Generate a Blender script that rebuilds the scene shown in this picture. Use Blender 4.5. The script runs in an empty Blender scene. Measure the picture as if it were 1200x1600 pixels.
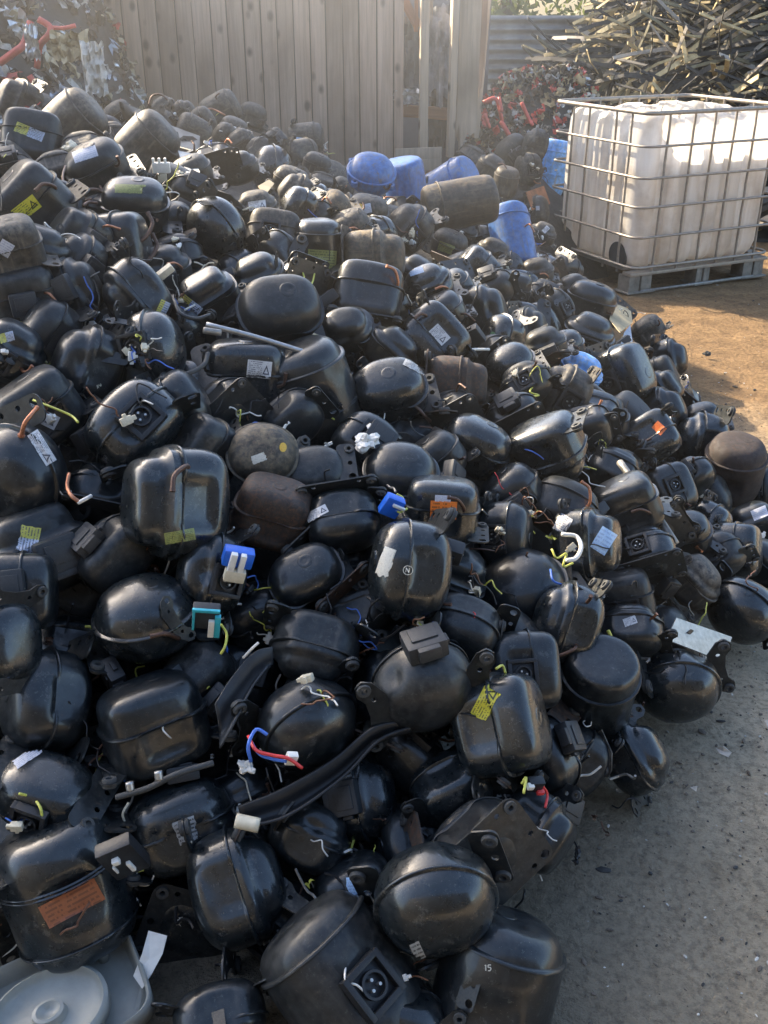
import bpy, bmesh, math, random
import numpy as np
from mathutils import Vector, Matrix, noise as mnoise
from mathutils.bvhtree import BVHTree
R = math.radians
PI = math.pi
rnd = random.Random(7)
sc = bpy.context.scene
C = sc.collection

# ------------------------------------------------------------------ camera
FPX = 1550.0
PITCH = 27.0
CAMZ = 1.71
cd = bpy.data.cameras.new('camera')
cam = bpy.data.objects.new('camera', cd); C.objects.link(cam)
cam.location = (0, 0, CAMZ); cam.rotation_euler = (R(90-PITCH), 0, 0)
cd.sensor_fit = 'VERTICAL'; cd.sensor_height = 24.0; cd.lens = 24.0*FPX/1600.0
cd.clip_start = 0.05; cd.clip_end = 500
sc.camera = cam
FWD = Vector((0, math.cos(R(PITCH)), -math.sin(R(PITCH))))
UPV = Vector((0, math.sin(R(PITCH)), math.cos(R(PITCH))))
RGT = Vector((1, 0, 0))
EYE = Vector((0, 0, CAMZ))
def ray(u, v):      # direction with depth 1 along the viewing axis
    return FWD + RGT*((u-600)/FPX) - UPV*((v-800)/FPX)
def at_depth(u, v, d): return EYE + ray(u, v)*d
def at_z(u, v, z=0.0):
    r = ray(u, v); return EYE + r*((z-CAMZ)/r.z)
def at_y(u, v, y):
    r = ray(u, v); return EYE + r*(y/r.y)

# ------------------------------------------------------------------ materials
def nt(name):
    m = bpy.data.materials.new(name); m.use_nodes = True
    n = m.node_tree; n.nodes.clear()
    o = n.nodes.new('ShaderNodeOutputMaterial'); b = n.nodes.new('ShaderNodeBsdfPrincipled')
    n.links.new(b.outputs[0], o.inputs[0])
    return m, n, b, o
def N(n, t, **k):
    x = n.nodes.new(t)
    for a, v in k.items(): setattr(x, a, v)
    return x
def L(n, a, b): n.links.new(a, b)
def noise_n(n, scale, detail=4, rough=.55, coord='Object', dist=0.0, off=None):
    tc = N(n, 'ShaderNodeTexCoord'); t = N(n, 'ShaderNodeTexNoise')
    t.inputs['Scale'].default_value = scale; t.inputs['Detail'].default_value = detail
    t.inputs['Roughness'].default_value = rough; t.inputs['Distortion'].default_value = dist
    if off is not None:
        va = N(n, 'ShaderNodeVectorMath', operation='ADD'); L(n, tc.outputs[coord], va.inputs[0]); L(n, off, va.inputs[1]); L(n, va.outputs[0], t.inputs['Vector'])
    else: L(n, tc.outputs[coord], t.inputs['Vector'])
    return t.outputs['Fac']
def ramp(n, src, pts):
    r = N(n, 'ShaderNodeValToRGB'); L(n, src, r.inputs[0])
    e = r.color_ramp.elements
    while len(e) < len(pts): e.new(.5)
    for i, (p, c) in enumerate(pts):
        e[i].position = p; e[i].color = (c, c, c, 1) if isinstance(c, (int, float)) else (*c, 1)
    return r.outputs[0]
def mixc(n, f, a, b):
    m = N(n, 'ShaderNodeMix', data_type='RGBA')
    for s, x in ((m.inputs[0], f), (m.inputs[6], a), (m.inputs[7], b)):
        if hasattr(x, 'links'): L(n, x, s)
        elif isinstance(x, (int, float)): s.default_value = x
        else: s.default_value = (*x, 1)
    return m.outputs[2]
def math_n(n, op, a, b=0.0, clamp=False):
    m = N(n, 'ShaderNodeMath', operation=op); m.use_clamp = clamp
    for s, x in ((m.inputs[0], a), (m.inputs[1], b)):
        if hasattr(x, 'links'): L(n, x, s)
        else: s.default_value = x
    return m.outputs[0]
def bump(n, b, h, strength=.3, dist=.002):
    u = N(n, 'ShaderNodeBump'); u.inputs['Strength'].default_value = strength; u.inputs['Distance'].default_value = dist
    L(n, h, u.inputs['Height']); L(n, u.outputs[0], b.inputs['Normal'])

def paint(name, base, rough=.3, dust=.3, dustcol=(.16, .15, .13), rust=0.0, chips=.3, coat=0.0):
    m, n, b, o = nt(name)
    oi = N(n, 'ShaderNodeObjectInfo')
    cv = N(n, 'ShaderNodeCombineXYZ'); r10 = math_n(n, 'MULTIPLY', oi.outputs['Random'], 37.0)
    L(n, r10, cv.inputs[0]); L(n, r10, cv.inputs[1])
    off = cv.outputs[0]
    big = noise_n(n, 9, 5, .6, off=off)
    blot = ramp(n, big, [(.36, .0), (.68, 1.0)])
    col = mixc(n, blot, base, tuple(c*1.9+.004 for c in base))
    # patchy rust
    if rust:
        rn = ramp(n, noise_n(n, 22, 6, .7, off=off), [(.62-rust*.25, 0.0), (.74-rust*.2, 1.0)])
        col = mixc(n, math_n(n, 'MULTIPLY', rn, min(1, .35+rust)), col, (.10, .048, .025))
    # dust lies on what faces up
    g = N(n, 'ShaderNodeNewGeometry'); sx = N(n, 'ShaderNodeSeparateXYZ'); L(n, g.outputs['Normal'], sx.inputs[0])
    up = math_n(n, 'MULTIPLY_ADD', sx.outputs[2], .55, True); up.node.inputs[2].default_value = .42
    dn = ramp(n, noise_n(n, 11, 9, .62, off=off), [(.40, 0.0), (.72, 1.0)])
    dn2 = ramp(n, noise_n(n, 5, 3, .5, off=off), [(.34, .25), (.66, 1.0)])
    da = math_n(n, 'MULTIPLY', math_n(n, 'MULTIPLY', dn, dn2), math_n(n, 'MULTIPLY', up, dust*1.5), True)
    vary = math_n(n, 'MULTIPLY_ADD', oi.outputs['Random'], 1.1); vary.node.inputs[2].default_value = .35
    da = math_n(n, 'MULTIPLY', da, vary, True)
    col = mixc(n, da, col, dustcol)
    # oily drips run down the shell
    mpd = N(n, 'ShaderNodeMapping'); mpd.inputs['Scale'].default_value = (16, 16, 1.6); tcd = N(n, 'ShaderNodeTexCoord'); L(n, tcd.outputs['Object'], mpd.inputs[0])
    td = N(n, 'ShaderNodeTexNoise'); td.inputs['Scale'].default_value = 1; td.inputs['Detail'].default_value = 4; L(n, mpd.outputs[0], td.inputs['Vector'])
    drip = ramp(n, td.outputs['Fac'], [(.56, 0.0), (.70, 1.0)])
    col = mixc(n, math_n(n, 'MULTIPLY', drip, min(.8, dust)), col, tuple(c*.55 for c in dustcol))
    # paint chips and scratches: tiny pale specks
    tc = N(n, 'ShaderNodeTexCoord'); vo = N(n, 'ShaderNodeTexVoronoi'); vo.inputs['Scale'].default_value = 95
    L(n, tc.outputs['Object'], vo.inputs['Vector'])
    sp = ramp(n, vo.outputs['Distance'], [(.0, 1.0), (.10, 1.0), (.14, 0.0)])
    pres = ramp(n, noise_n(n, 26, 3, .6, off=off), [(.55, 0.0), (.62, 1.0)])
    spf = math_n(n, 'MULTIPLY', math_n(n, 'MULTIPLY', sp, pres), chips)
    col = mixc(n, spf, col, (.42, .41, .38))
    mp = N(n, 'ShaderNodeMapping'); mp.inputs['Scale'].default_value = (14, 190, 60); mp.inputs['Rotation'].default_value = (.5, .9, .3)
    L(n, tc.outputs['Object'], mp.inputs[0]); tn = N(n, 'ShaderNodeTexNoise'); tn.inputs['Scale'].default_value = 1.0; tn.inputs['Detail'].default_value = 2
    L(n, mp.outputs[0], tn.inputs['Vector'])
    scr = math_n(n, 'MULTIPLY', ramp(n, tn.outputs['Fac'], [(.70, 0.0), (.75, 1.0)]), .28*chips+.05)
    col = mixc(n, scr, col, (.2, .19, .175))
    sn = noise_n(n, 6.5, 10, .78, off=off)
    scuff = math_n(n, 'MULTIPLY', ramp(n, sn, [(.585, 0.0), (.61, 1.0), (.64, .25), (.70, 0.0)]), min(.55, .35*chips+.1))
    col = mixc(n, scuff, col, (.15, .15, .14))
    L(n, col, b.inputs['Base Color'])
    rr = math_n(n, 'MULTIPLY_ADD', noise_n(n, 16, 6, .68, off=off), .42); rr.node.inputs[2].default_value = rough-.17
    rr = math_n(n, 'ADD', rr, math_n(n, 'MULTIPLY', da, .5), True)
    L(n, rr, b.inputs['Roughness'])
    b.inputs['Specular IOR Level'].default_value = .4
    if coat:
        L(n, math_n(n, 'MULTIPLY', math_n(n, 'SUBTRACT', 1.0, da, True), coat), b.inputs['Coat Weight']); L(n, ramp(n, noise_n(n, 7, 5, .65, off=off), [(.35, .05), (.7, .26)]), b.inputs['Coat Roughness'])
    hh = math_n(n, 'ADD', noise_n(n, 48, 6, .6, off=off), math_n(n, 'MULTIPLY', noise_n(n, 14, 3, .5, off=off), 2.0))
    bump(n, b, hh, .16, .002)
    return m
def simple(name, base, rough=.5, metal=0.0, var=.25, scale=30, spec=.5, bmp=.25, trans=0.0):
    m, n, b, o = nt(name)
    f = noise_n(n, scale, 6, .65)
    col = mixc(n, ramp(n, f, [(.3, 0.0), (.72, 1.0)]), tuple(max(0, c*(1-var)) for c in base), tuple(min(1, c*(1+var)) for c in base))
    L(n, col, b.inputs['Base Color']); b.inputs['Roughness'].default_value = rough; b.inputs['Metallic'].default_value = metal
    b.inputs['Specular IOR Level'].default_value = spec
    if trans: b.inputs['Transmission Weight'].default_value = trans
    bump(n, b, noise_n(n, scale*3, 4, .6), bmp, .002)
    return m
M = {}
M['gloss'] = paint('black_gloss_paint', (.0035, .006, .0078), .26, .14, (.08, .088, .088), chips=1.0, coat=.8)
M['satin'] = paint('black_satin_paint', (.004, .0062, .008), .30, .18, (.085, .09, .088), rust=.04, chips=.8, coat=.5)
M['dull'] = paint('dull_black_paint', (.0065, .0085, .010), .38, .36, (.10, .10, .093), rust=.1, chips=.4, coat=.25)
M['dusty'] = paint('dusty_hazed_black_paint', (.016, .016, .016), .40, .8, (.24, .21, .165), rust=.12, chips=.3)  # dust, also lightened to carry the glare haze at the back
M['rust'] = paint('rusty_black_paint', (.022, .018, .016), .55, .7, (.085, .062, .048), rust=.55, chips=.2)
M['matte'] = paint('matte_brown_black_paint', (.026, .021, .020), .66, .6, (.07, .055, .048), rust=.25, chips=.1)
M['brownblk'] = paint('brown_dust_coated_paint', (.03, .027, .022), .42, .9, (.27, .215, .14), rust=.35, chips=.3)
M['blue'] = paint('blue_paint', (.015, .085, .26), .36, 1.0, (.22, .235, .24), rust=.05, chips=.8, coat=.3)
M['bluewhite'] = paint('pale_blue_scuffed_paint', (.07, .26, .60), .36, .9, (.5, .55, .6), chips=.8)
M['plastic'] = simple('black_plastic', (.016, .017, .019), .42, 0, .3, 40, .45)
M['plasticg'] = simple('dark_grey_plastic', (.028, .031, .035), .5, 0, .3, 40)
M['rubber'] = simple('grey_rubber', (.05, .052, .052), .75, 0, .3, 60)
M['palfoot'] = simple('grimy_galvanised', (.20, .185, .16), .6, .3, .45, 14)
M['steel'] = simple('galvanised_steel', (.42, .42, .41), .38, .85, .25, 60)
M['dullsteel'] = simple('dull_steel', (.27, .26, .24), .5, .55, .35, 40)
M['cage'] = simple('cage_steel', (.30, .265, .22), .5, .45, .25, 25)
M['copper'] = simple('copper', (.42, .19, .11), .4, .85, .4, 60)
M['dkcopper'] = simple('tarnished_copper', (.10, .06, .045), .45, .6, .4, 60)
M['white'] = simple('white_plastic', (.72, .71, .66), .45, 0, .12, 40)
M['cream'] = simple('cream_plastic', (.62, .56, .42), .5, 0, .2, 40)
M['cyan'] = simple('cyan_plastic', (.05, .42, .52), .3, 0, .2, 30)
M['bluep'] = simple('blue_plastic', (.02, .13, .62), .35, 0, .2, 40)
M['w_yellow'] = simple('yellow_green_wire', (.55, .55, .10), .4, 0, .25, 90)
M['w_red'] = simple('red_wire', (.62, .05, .05), .4, 0, .15, 90)
M['w_blue'] = simple('blue_wire', (.06, .16, .55), .4, 0, .15, 90)
M['w_white'] = simple('white_wire', (.7, .68, .62), .45, 0, .12, 90)
M['w_black'] = simple('black_wire', (.012, .012, .013), .4, 0, .15, 90)
M['w_brown'] = simple('brown_wire', (.16, .07, .035), .4, 0, .15, 90)
M['rawrust'] = simple('orange_rust', (.30, .12, .05), .85, 0, .45, 25)
M['foil'] = simple('crumpled_foil', (.55, .55, .55), .33, .8, .3, 30)
M['papier'] = simple('pale_scrap', (.55, .53, .48), .7, 0, .3, 30)
M['redplastic'] = simple('faded_red_plastic', (.55, .09, .07), .45, 0, .3, 12)
M['dkscrap'] = simple('dark_scrap', (.035, .034, .033), .6, 0, .6, 14)
M['tan'] = simple('tan_sheet', (.42, .34, .20), .6, 0, .3, 10)
M['paleblue'] = simple('pale_blue_sheet', (.32, .40, .50), .45, .2, .25, 14)
M['vinyl'] = simple('frosted_plastic', (.30, .31, .285), .42, 0, .18, 9)

def sticker(name, base, ink, lines=9, second=None, inkamt=.8, tri=False):
    m, n, b, o = nt(name)
    tc = N(n, 'ShaderNodeTexCoord'); sx = N(n, 'ShaderNodeSeparateXYZ'); L(n, tc.outputs['UV'], sx.inputs[0])
    U, V = sx.outputs[0], sx.outputs[1]
    # rows of print: word-like dashes
    row = math_n(n, 'FRACT', math_n(n, 'MULTIPLY', V, lines)); inrow = math_n(n, 'LESS_THAN', row, .45)
    mp = N(n, 'ShaderNodeMapping'); mp.inputs['Scale'].default_value = (34, lines, 1); L(n, tc.outputs['UV'], mp.inputs[0])
    sn = N(n, 'ShaderNodeVectorMath', operation='FLOOR'); L(n, mp.outputs[0], sn.inputs[0])
    wn = N(n, 'ShaderNodeTexWhiteNoise', noise_dimensions='2D'); L(n, sn.outputs[0], wn.inputs['Vector'])
    dash = math_n(n, 'GREATER_THAN', wn.outputs['Value'], .38)
    mx = math_n(n, 'MULTIPLY', math_n(n, 'GREATER_THAN', U, .06), math_n(n, 'LESS_THAN', U, .62 if tri else .94))
    ink_f = math_n(n, 'MULTIPLY', math_n(n, 'MULTIPLY', inrow, dash), math_n(n, 'MULTIPLY', mx, inkamt))
    col = base
    if second:
        col = mixc(n, math_n(n, 'GREATER_THAN', U, .45), base, second)
    col = mixc(n, ink_f, col, ink)
    if tri:   # warning triangle outline on the right of the label
        ax = math_n(n, 'MULTIPLY', math_n(n, 'ABSOLUTE', math_n(n, 'SUBTRACT', U, .79)), 3.9)
        hy = math_n(n, 'ADD', ax, math_n(n, 'SUBTRACT', V, .25))
        ins = math_n(n, 'MULTIPLY', math_n(n, 'LESS_THAN', hy, .55), math_n(n, 'GREATER_THAN', V, .22))
        ins2 = math_n(n, 'MULTIPLY', math_n(n, 'LESS_THAN', hy, .36), math_n(n, 'GREATER_THAN', V, .31))
        col = mixc(n, math_n(n, 'SUBTRACT', ins, ins2), col, ink)
    worn = ramp(n, noise_n(n, 60, 6, .7), [(.50, 0.0), (.68, 1.0)])
    dark = tuple(c*.35+.02 for c in base)
    col = mixc(n, math_n(n, 'MULTIPLY', worn, .6), col, dark)
    L(n, col, b.inputs['Base Color']); b.inputs['Roughness'].default_value = .42
    return m
S = {}
S['yellow'] = sticker('yellow_warning_label', (.62, .55, .04), (.03, .03, .02), 7, None, .75, True)
S['yelblue'] = sticker('yellow_and_white_label', (.55, .52, .10), (.05, .06, .10), 7, (.45, .5, .62))
S['white'] = sticker('white_rating_label', (.60, .60, .60), (.05, .05, .07), 9, None, .8, True)
S['pale'] = sticker('pale_blank_label', (.52, .54, .60), (.15, .2, .35), 6, None, .5)
S['bluew'] = sticker('blue_and_white_label', (.16, .42, .78), (.75, .8, .85), 8, (.66, .74, .86), .5)
S['ltblue'] = sticker('light_blue_label', (.40, .58, .80), (.1, .16, .4), 6, None, .4)
S['orange'] = sticker('orange_label', (.85, .22, .03), (.04, .02, .02), 5, None, .6, True)
S['orplain'] = sticker('plain_orange_label', (.85, .20, .05), (.75, .2, .06), 3, None, .3)
S['orrust'] = sticker('weathered_orange_label', (.34, .11, .045), (.06, .03, .02), 5, None, .5)
S['green'] = sticker('green_yellow_label', (.24, .26, .07), (.04, .05, .02), 7, None, .7)
S['silver'] = sticker('silver_label', (.42, .43, .43), (.03, .03, .03), 6, None, .9)
S['dot'] = sticker('yellow_dot', (.70, .42, .04), (.6, .4, .04), 2, None, .1)
S['gdot'] = sticker('green_dot', (.12, .25, .12), (.1, .2, .1), 2, None, .1)
S['chalk'] = sticker('white_paint_mark', (.62, .60, .52), (.5, .5, .45), 2, None, .1)

# ------------------------------------------------------------------ object helpers
def tag(o, label=None, cat=None, group=None, kind=None):
    if label: o['label'] = label
    if cat: o['category'] = cat
    if group: o['group'] = group
    if kind: o['kind'] = kind
    return o
def empty(name, loc=(0, 0, 0), rot=None):
    o = bpy.data.objects.new(name, None); C.objects.link(o); o.location = loc; o.empty_display_size = .05
    if rot is not None: o.rotation_euler = rot
    return o
def link(name, me, parent=None, loc=None):
    o = bpy.data.objects.new(name, me); C.objects.link(o)
    if parent is not None: o.parent = parent
    if loc is not None: o.location = loc
    return o
def finish(bm, name, m, smooth=True, angle=None):
    me = bpy.data.meshes.new(name)
    bmesh.ops.recalc_face_normals(bm, faces=bm.faces)
    bm.to_mesh(me); bm.free()
    for mm in (m if isinstance(m, (list, tuple)) else [m]): me.materials.append(mm)
    if smooth:
        me.polygons.foreach_set('use_smooth', [True]*len(me.polygons))
        if angle is not None:
            me.set_sharp_from_angle(angle=R(angle))
    return me
def bx(bm, c, s, mat=Matrix(), bevel=0.0, mi=0):
    r = bmesh.ops.create_cube(bm, size=1.0); vs = r['verts']
    for v in vs: v.co = mat @ (Vector((v.co.x*s[0], v.co.y*s[1], v.co.z*s[2])) + Vector(c))
    es = list({e for v in vs for e in v.link_edges})
    fs = list({f for v in vs for f in v.link_faces})
    if mi:
        for f in fs: f.material_index = mi
    if bevel:
        bmesh.ops.bevel(bm, geom=es, offset=bevel, segments=2, affect='EDGES', profile=.6)
def tube(bm, pts, r, seg=8, cap=True, r2=None, mi=0):
    pts = [Vector(p) for p in pts]; n = len(pts); rings = []
    t0 = (pts[1]-pts[0]).normalized(); a = t0.orthogonal().normalized()
    for i, p in enumerate(pts):
        t = (pts[min(i+1, n-1)]-pts[max(i-1, 0)])
        if t.length < 1e-9: t = t0
        t.normalize(); a = (a - t*a.dot(t))
        if a.length < 1e-6: a = t.orthogonal()
        a.normalize(); b = t.cross(a)
        rr = r if r2 is None else r+(r2-r)*i/(n-1)
        rings.append([bm.verts.new(p+(a*math.cos(k*2*PI/seg)+b*math.sin(k*2*PI/seg))*rr) for k in range(seg)])
    for i in range(n-1):
        for k in range(seg):
            f = bm.faces.new((rings[i][k], rings[i][(k+1) % seg], rings[i+1][(k+1) % seg], rings[i+1][k])); f.material_index = mi
    if cap:
        for rg in (rings[0], rings[-1]):
            f = bm.faces.new(rg); f.material_index = mi
def spline(pts, k=6):
    pts = [Vector(p) for p in pts]; out = []
    P = [pts[0]*2-pts[1]] + pts + [pts[-1]*2-pts[-2]]
    for i in range(1, len(P)-2):
        for j in range(k):
            t = j/k; a, b, c, d = P[i-1], P[i], P[i+1], P[i+2]
            out.append(.5*((2*b)+(-a+c)*t+(2*a-5*b+4*c-d)*t*t+(-a+3*b-3*c+d)*t*t*t))
    out.append(pts[-1]); return out
def lathe(bm, prof, seg=20, mi=0, mat=Matrix(), sx=1, sy=1):
    rings = []
    for (r, z) in prof:
        rings.append([bm.verts.new(mat @ Vector((r*sx*math.cos(k*2*PI/seg), r*sy*math.sin(k*2*PI/seg), z))) for k in range(seg)])
    for i in range(len(rings)-1):
        for k in range(seg):
            f = bm.faces.new((rings[i][k], rings[i][(k+1) % seg], rings[i+1][(k+1) % seg], rings[i+1][k])); f.material_index = mi
    return rings
def plate_mesh(name, outline, holes, thick, m, bend=None):
    """flat plate with real holes, made from a filled curve"""
    cu = bpy.data.curves.new(name, 'CURVE'); cu.dimensions = '2D'; cu.fill_mode = 'BOTH'; cu.extrude = thick/2; cu.bevel_depth = 0
    def sp(pts):
        s = cu.splines.new('POLY'); s.points.add(len(pts)-1)
        for i, p in enumerate(pts): s.points[i].co = (p[0], p[1], 0, 1)
        s.use_cyclic_u = True
    sp(outline)
    for (x, y, r) in holes: sp([(x+r*math.cos(k*2*PI/14), y+r*math.sin(k*2*PI/14)) for k in range(14)])
    o = bpy.data.objects.new(name+'_tmp', cu); C.objects.link(o)
    dg = bpy.context.evaluated_depsgraph_get(); dg.update()
    me = bpy.data.meshes.new_from_object(o.evaluated_get(dg)); me.name = name
    bpy.data.objects.remove(o); bpy.data.curves.remove(cu)
    me.materials.clear(); me.materials.append(m)
    if bend:
        for v in me.vertices: v.co = bend(v.co)
    return me
def rrect(w, h, r, k=5):
    out = []
    for cx, cy, a0 in ((w/2-r, h/2-r, 0), (-w/2+r, h/2-r, 90), (-w/2+r, -h/2+r, 180), (w/2-r, -h/2+r, 270)):
        for i in range(k+1):
            a = R(a0+90*i/k); out.append((cx+r*math.cos(a), cy+r*math.sin(a)))
    return out

# ------------------------------------------------------------------ compressor kit (unit: plan width 1)
KINDS = {   # depth ratio, half height, plan exponent, profile exponent, seam height
    'D': (.80, .40, 2.5, 3.0, .06), 'B': (.78, .44, 3.4, 4.6, .05), 'T': (.96, .58, 2.1, 4.2, .34), 'R': (.92, .40, 2.1, 2.3, .02), 'C': (.98, .78, 2.0, 8.0, .45)}
def spow(c, e): return math.copysign(abs(c)**e, c)
def shell_point(kind, th, z, seedv, lid):
    ry, hh, q, p, zs = KINDS[kind]
    zz = max(-1, min(1, z/hh))
    r = (1-abs(zz)**p)**(1/p)
    c, s = math.cos(th), math.sin(th)
    x = spow(c, 2/q)*.5*r; y = spow(s, 2/q)*.5*ry*r
    return Vector((x, y, z))
shell_cache = {}
def shell_meshes(kind, var, mat):
    key = (kind, var, mat)
    if key in shell_cache: return shell_cache[key]
    g = random.Random(hash((kind, var)) % 9999 if False else (ord(kind)*31+var*7))
    ry, hh, q, p, zs = KINDS[kind]
    zs = zs + g.uniform(-.05, .05)
    dents = []
    for i in range(g.randint(3, 6)):
        d = Vector((g.gauss(0, 1), g.gauss(0, 1), g.gauss(0, .8))).normalized()
        dents.append((d*.45, g.uniform(.05, .15) if i else g.uniform(.08, .12), g.uniform(-.035, .012) if i else g.uniform(-.085, -.04)))
    wob = Vector((var*3.1, var*1.7, ord(kind)))
    def deform(v, lid):
        for c, rad, amp in dents:
            dd = (v-Vector((c.x, c.y*ry, c.z*hh*2))).length
            if dd < rad*2.5: v = v*(1+amp*math.exp(-(dd/rad)**2)/.45)
        if kind in 'DBT' and v.y < -.44*ry and abs(v.x) < .24 and -.26 < v.z < .10:
            k_ = min(1, (.24-abs(v.x))/.05)*min(1, (.10-v.z)/.05, (v.z+.26)/.05); v = Vector((v.x, v.y+(-.44*ry-v.y)*k_, v.z))
        nv = mnoise.noise(v*3.1+wob)*.022+mnoise.noise(v*8+wob)*.004
        return v*(1+nv)
    seg = 56
    out = []
    for lid in (False, True):
        bm = bmesh.new(); prof = []
        n = 15
        if lid:
            # flange ring then dome, slightly inset
            pass
            prof += [(1.0, zs-.006, 1.036), (1.0, zs-.002, 1.046), (1.0, zs+.012, 1.048), (1.0, zs+.020, 1.038), (1.0, zs+.022, .985)]
            for i in range(n+1):
                t = i/n; z = (zs+.024)+(hh-zs-.024)*math.sin(t*PI/2)
                prof.append((None, z, .975))
        else:
            for i in range(n+1):
                t = i/n; z = -hh+(zs+hh-.006)*(1-math.cos(t*PI/2))
                prof.append((None, z, 1.0))
            prof.append((1, zs-.007, 1.022)); prof.append((1, zs-.002, 1.022))
        rings = []
        for (k, z, sc_) in prof:
            rg = []
            zz = max(-.9999, min(.9999, z/hh)); r = (1-abs(zz)**p)**(1/p)
            r = max(r, .02)
            if lid and k is None and kind in 'DB' and var in (1, 3, 5):
                t_ = max(0, min(1, (z-zs-.10)/.06)); r *= 1-.17*t_*t_*(3-2*t_)
            for j in range(seg):
                th = 2*PI*j/seg
                v = Vector((spow(math.cos(th), 2/q)*.5*r*sc_, spow(math.sin(th), 2/q)*.5*ry*r*sc_, z))
                rg.append(bm.verts.new(deform(v, lid)))
            rings.append(rg)
        for i in range(len(rings)-1):
            for j in range(seg): bm.faces.new((rings[i][j], rings[i][(j+1) % seg], rings[i+1][(j+1) % seg], rings[i+1][j]))
        bm.faces.new(rings[-1] if lid else rings[0])
        if lid and var % 2 == 0:   # raised stamped boss and a stud on the lid
            bz = hh*.955 if kind != 'R' else hh*.9
            lathe(bm, [(.105, bz-.06), (.10, bz+.018), (.085, bz+.028), (.05, bz+.020), (.02, bz+.018), (.001, bz+.018)], 24, mat=Matrix.Translation((g.uniform(-.12, .12), g.uniform(-.08, .08), 0)))
        if not lid and var % 3 == 1:
            for zz_ in (-.16, -.19): lathe(bm, [(.505, zz_-.012), (.515, zz_), (.505, zz_+.012)], seg, sy=ry) if kind in 'TC' else None
        out.append(finish(bm, 'lid' if lid else 'lower_shell', M[mat], True, 50))
    shell_cache[key] = out
    return out
mesh_cache = {}
def cached(key, fn):
    if key not in mesh_cache: mesh_cache[key] = fn()
    return mesh_cache[key]
def foot_mesh(var, mat):      # bracket strip with punched holes, local x outwards
    def f():
        if var == 0: ol, ho = rrect(.30, .86, .10), [(.06, .33, .05), (.06, -.33, .05), (.07, .12, .032), (.07, -.12, .032)]
        elif var == 1:
            ol = [(-.12, -.22), (.0, -.40), (.10, -.44), (.17, -.38), (.17, -.27), (.10, -.18), (.08, 0), (.10, .18), (.17, .27), (.17, .38), (.10, .44), (.0, .40), (-.12, .22)]
            ho = [(.09, .345, .045), (.09, -.345, .045), (.01, .2, .028), (.01, -.2, .028)]
        else: ol, ho = rrect(.26, .66, .07), [(.05, .23, .055), (.05, -.23, .055), (.04, 0, .035)]
        def bend(c): return Vector((c.x, c.y, c.z + (.05 if c.x < -.03 else 0)))
        return plate_mesh('mounting_bracket', ol, ho, .018, M[mat])
    return cached(('foot', var, mat), f)
FOOT_G = {0: [(.06, .33), (.06, -.33)], 1: [(.09, .345), (.09, -.345)], 2: [(.05, .23), (.05, -.23)]}
def base_mesh(mat):
    def f():
        w, h = 1.12, .92
        ho = [(sx*.46, sy*.36, .05) for sx in (-1, 1) for sy in (-1, 1)]+[(sx*.30, sy*.38, .03) for sx in (-1, 1) for sy in (-1, 1)]+[(-.47, 0, .04), (.47, .05, .03)]
        return plate_mesh('base_plate', rrect(w, h, .14), ho, .02, M[mat])
    return cached(('base', mat), f)
def grommet_mesh():
    def f():
        bm = bmesh.new()
        rings = lathe(bm, [(.032, -.04), (.066, -.04), (.07, -.03), (.07, -.012), (.052, -.008), (.052, .008), (.07, .012), (.07, .032), (.062, .045), (.034, .045), (.030, .03), (.030, -.035), (.032, -.04)], 16)
        return finish(bm, 'rubber_grommet', M['rubber'], True, 40)
    return cached('grommet', f)
def box_mesh(mat):
    def f():
        bm = bmesh.new()
        bx(bm, (0, 0, 0), (.40, .20, .34), bevel=.035); bx(bm, (0, -.105, .02), (.26, .03, .2), bevel=.01); bx(bm, (.0, -.02, -.19), (.22, .14, .08), bevel=.015)
        bx(bm, (.215, .02, 0), (.05, .06, .12), bevel=.01)
        return finish(bm, 'terminal_cover', M[mat], True, 35)
    return cached(('box', mat), f)
def socket_mesh():
    def f():
        bm = bmesh.new()
        for c, s in (((-.16, 0, 0), (.05, .10, .36)), ((.16, 0, 0), (.05, .10, .36)), ((0, 0, .16), (.28, .10, .05)), ((0, 0, -.16), (.28, .10, .05)), ((0, .03, 0), (.28, .03, .28))): bx(bm, c, s, bevel=.008)
        mt = Matrix.Rotation(R(90), 4, 'X')
        lathe(bm, [(.085, .0), (.085, .045), (.105, .045), (.105, .0)], 20, mat=mt)
        return finish(bm, 'terminal_socket', M['plastic'], True, 35)
    return cached('socket', f)
def pins_mesh():
    def f():
        bm = bmesh.new()
        for k in range(3):
            a = R(90+120*k); tube(bm, [(.042*math.cos(a), .02, .042*math.sin(a)), (.042*math.cos(a), -.05, .042*math.sin(a))], .013, 8)
        return finish(bm, 'terminal_pins', M['steel'], True, 40)
    return cached('pins', f)
def pipe_mesh(var, mat):
    def f():
        bm = bmesh.new()
        P = [[(0, 0, 0), (0, -.10, 0), (.02, -.17, .05), (.02, -.19, .14)], [(0, 0, 0), (0, -.12, .0), (.0, -.16, .01)],
             [(0, 0, 0), (0, -.08, .02), (-.06, -.13, .10), (-.16, -.14, .20), (-.26, -.10, .22)], [(0, 0, 0), (0, -.14, 0), (0, -.22, -.06), (.05, -.23, -.2)]][var]
        pts = spline(P, 5); tube(bm, pts, .022, 10, cap=False)
        e = pts[-1]-pts[-2]; e.normalize(); tube(bm, [pts[-1], pts[-1]+e*.03], .026, 10)
        tube(bm, [(0, .03, 0), (0, -.025, 0)], .036, 10)
        return finish(bm, 'pipe_stub', M[mat], True, 50)
    return cached(('pipe', var, mat), f)
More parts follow.
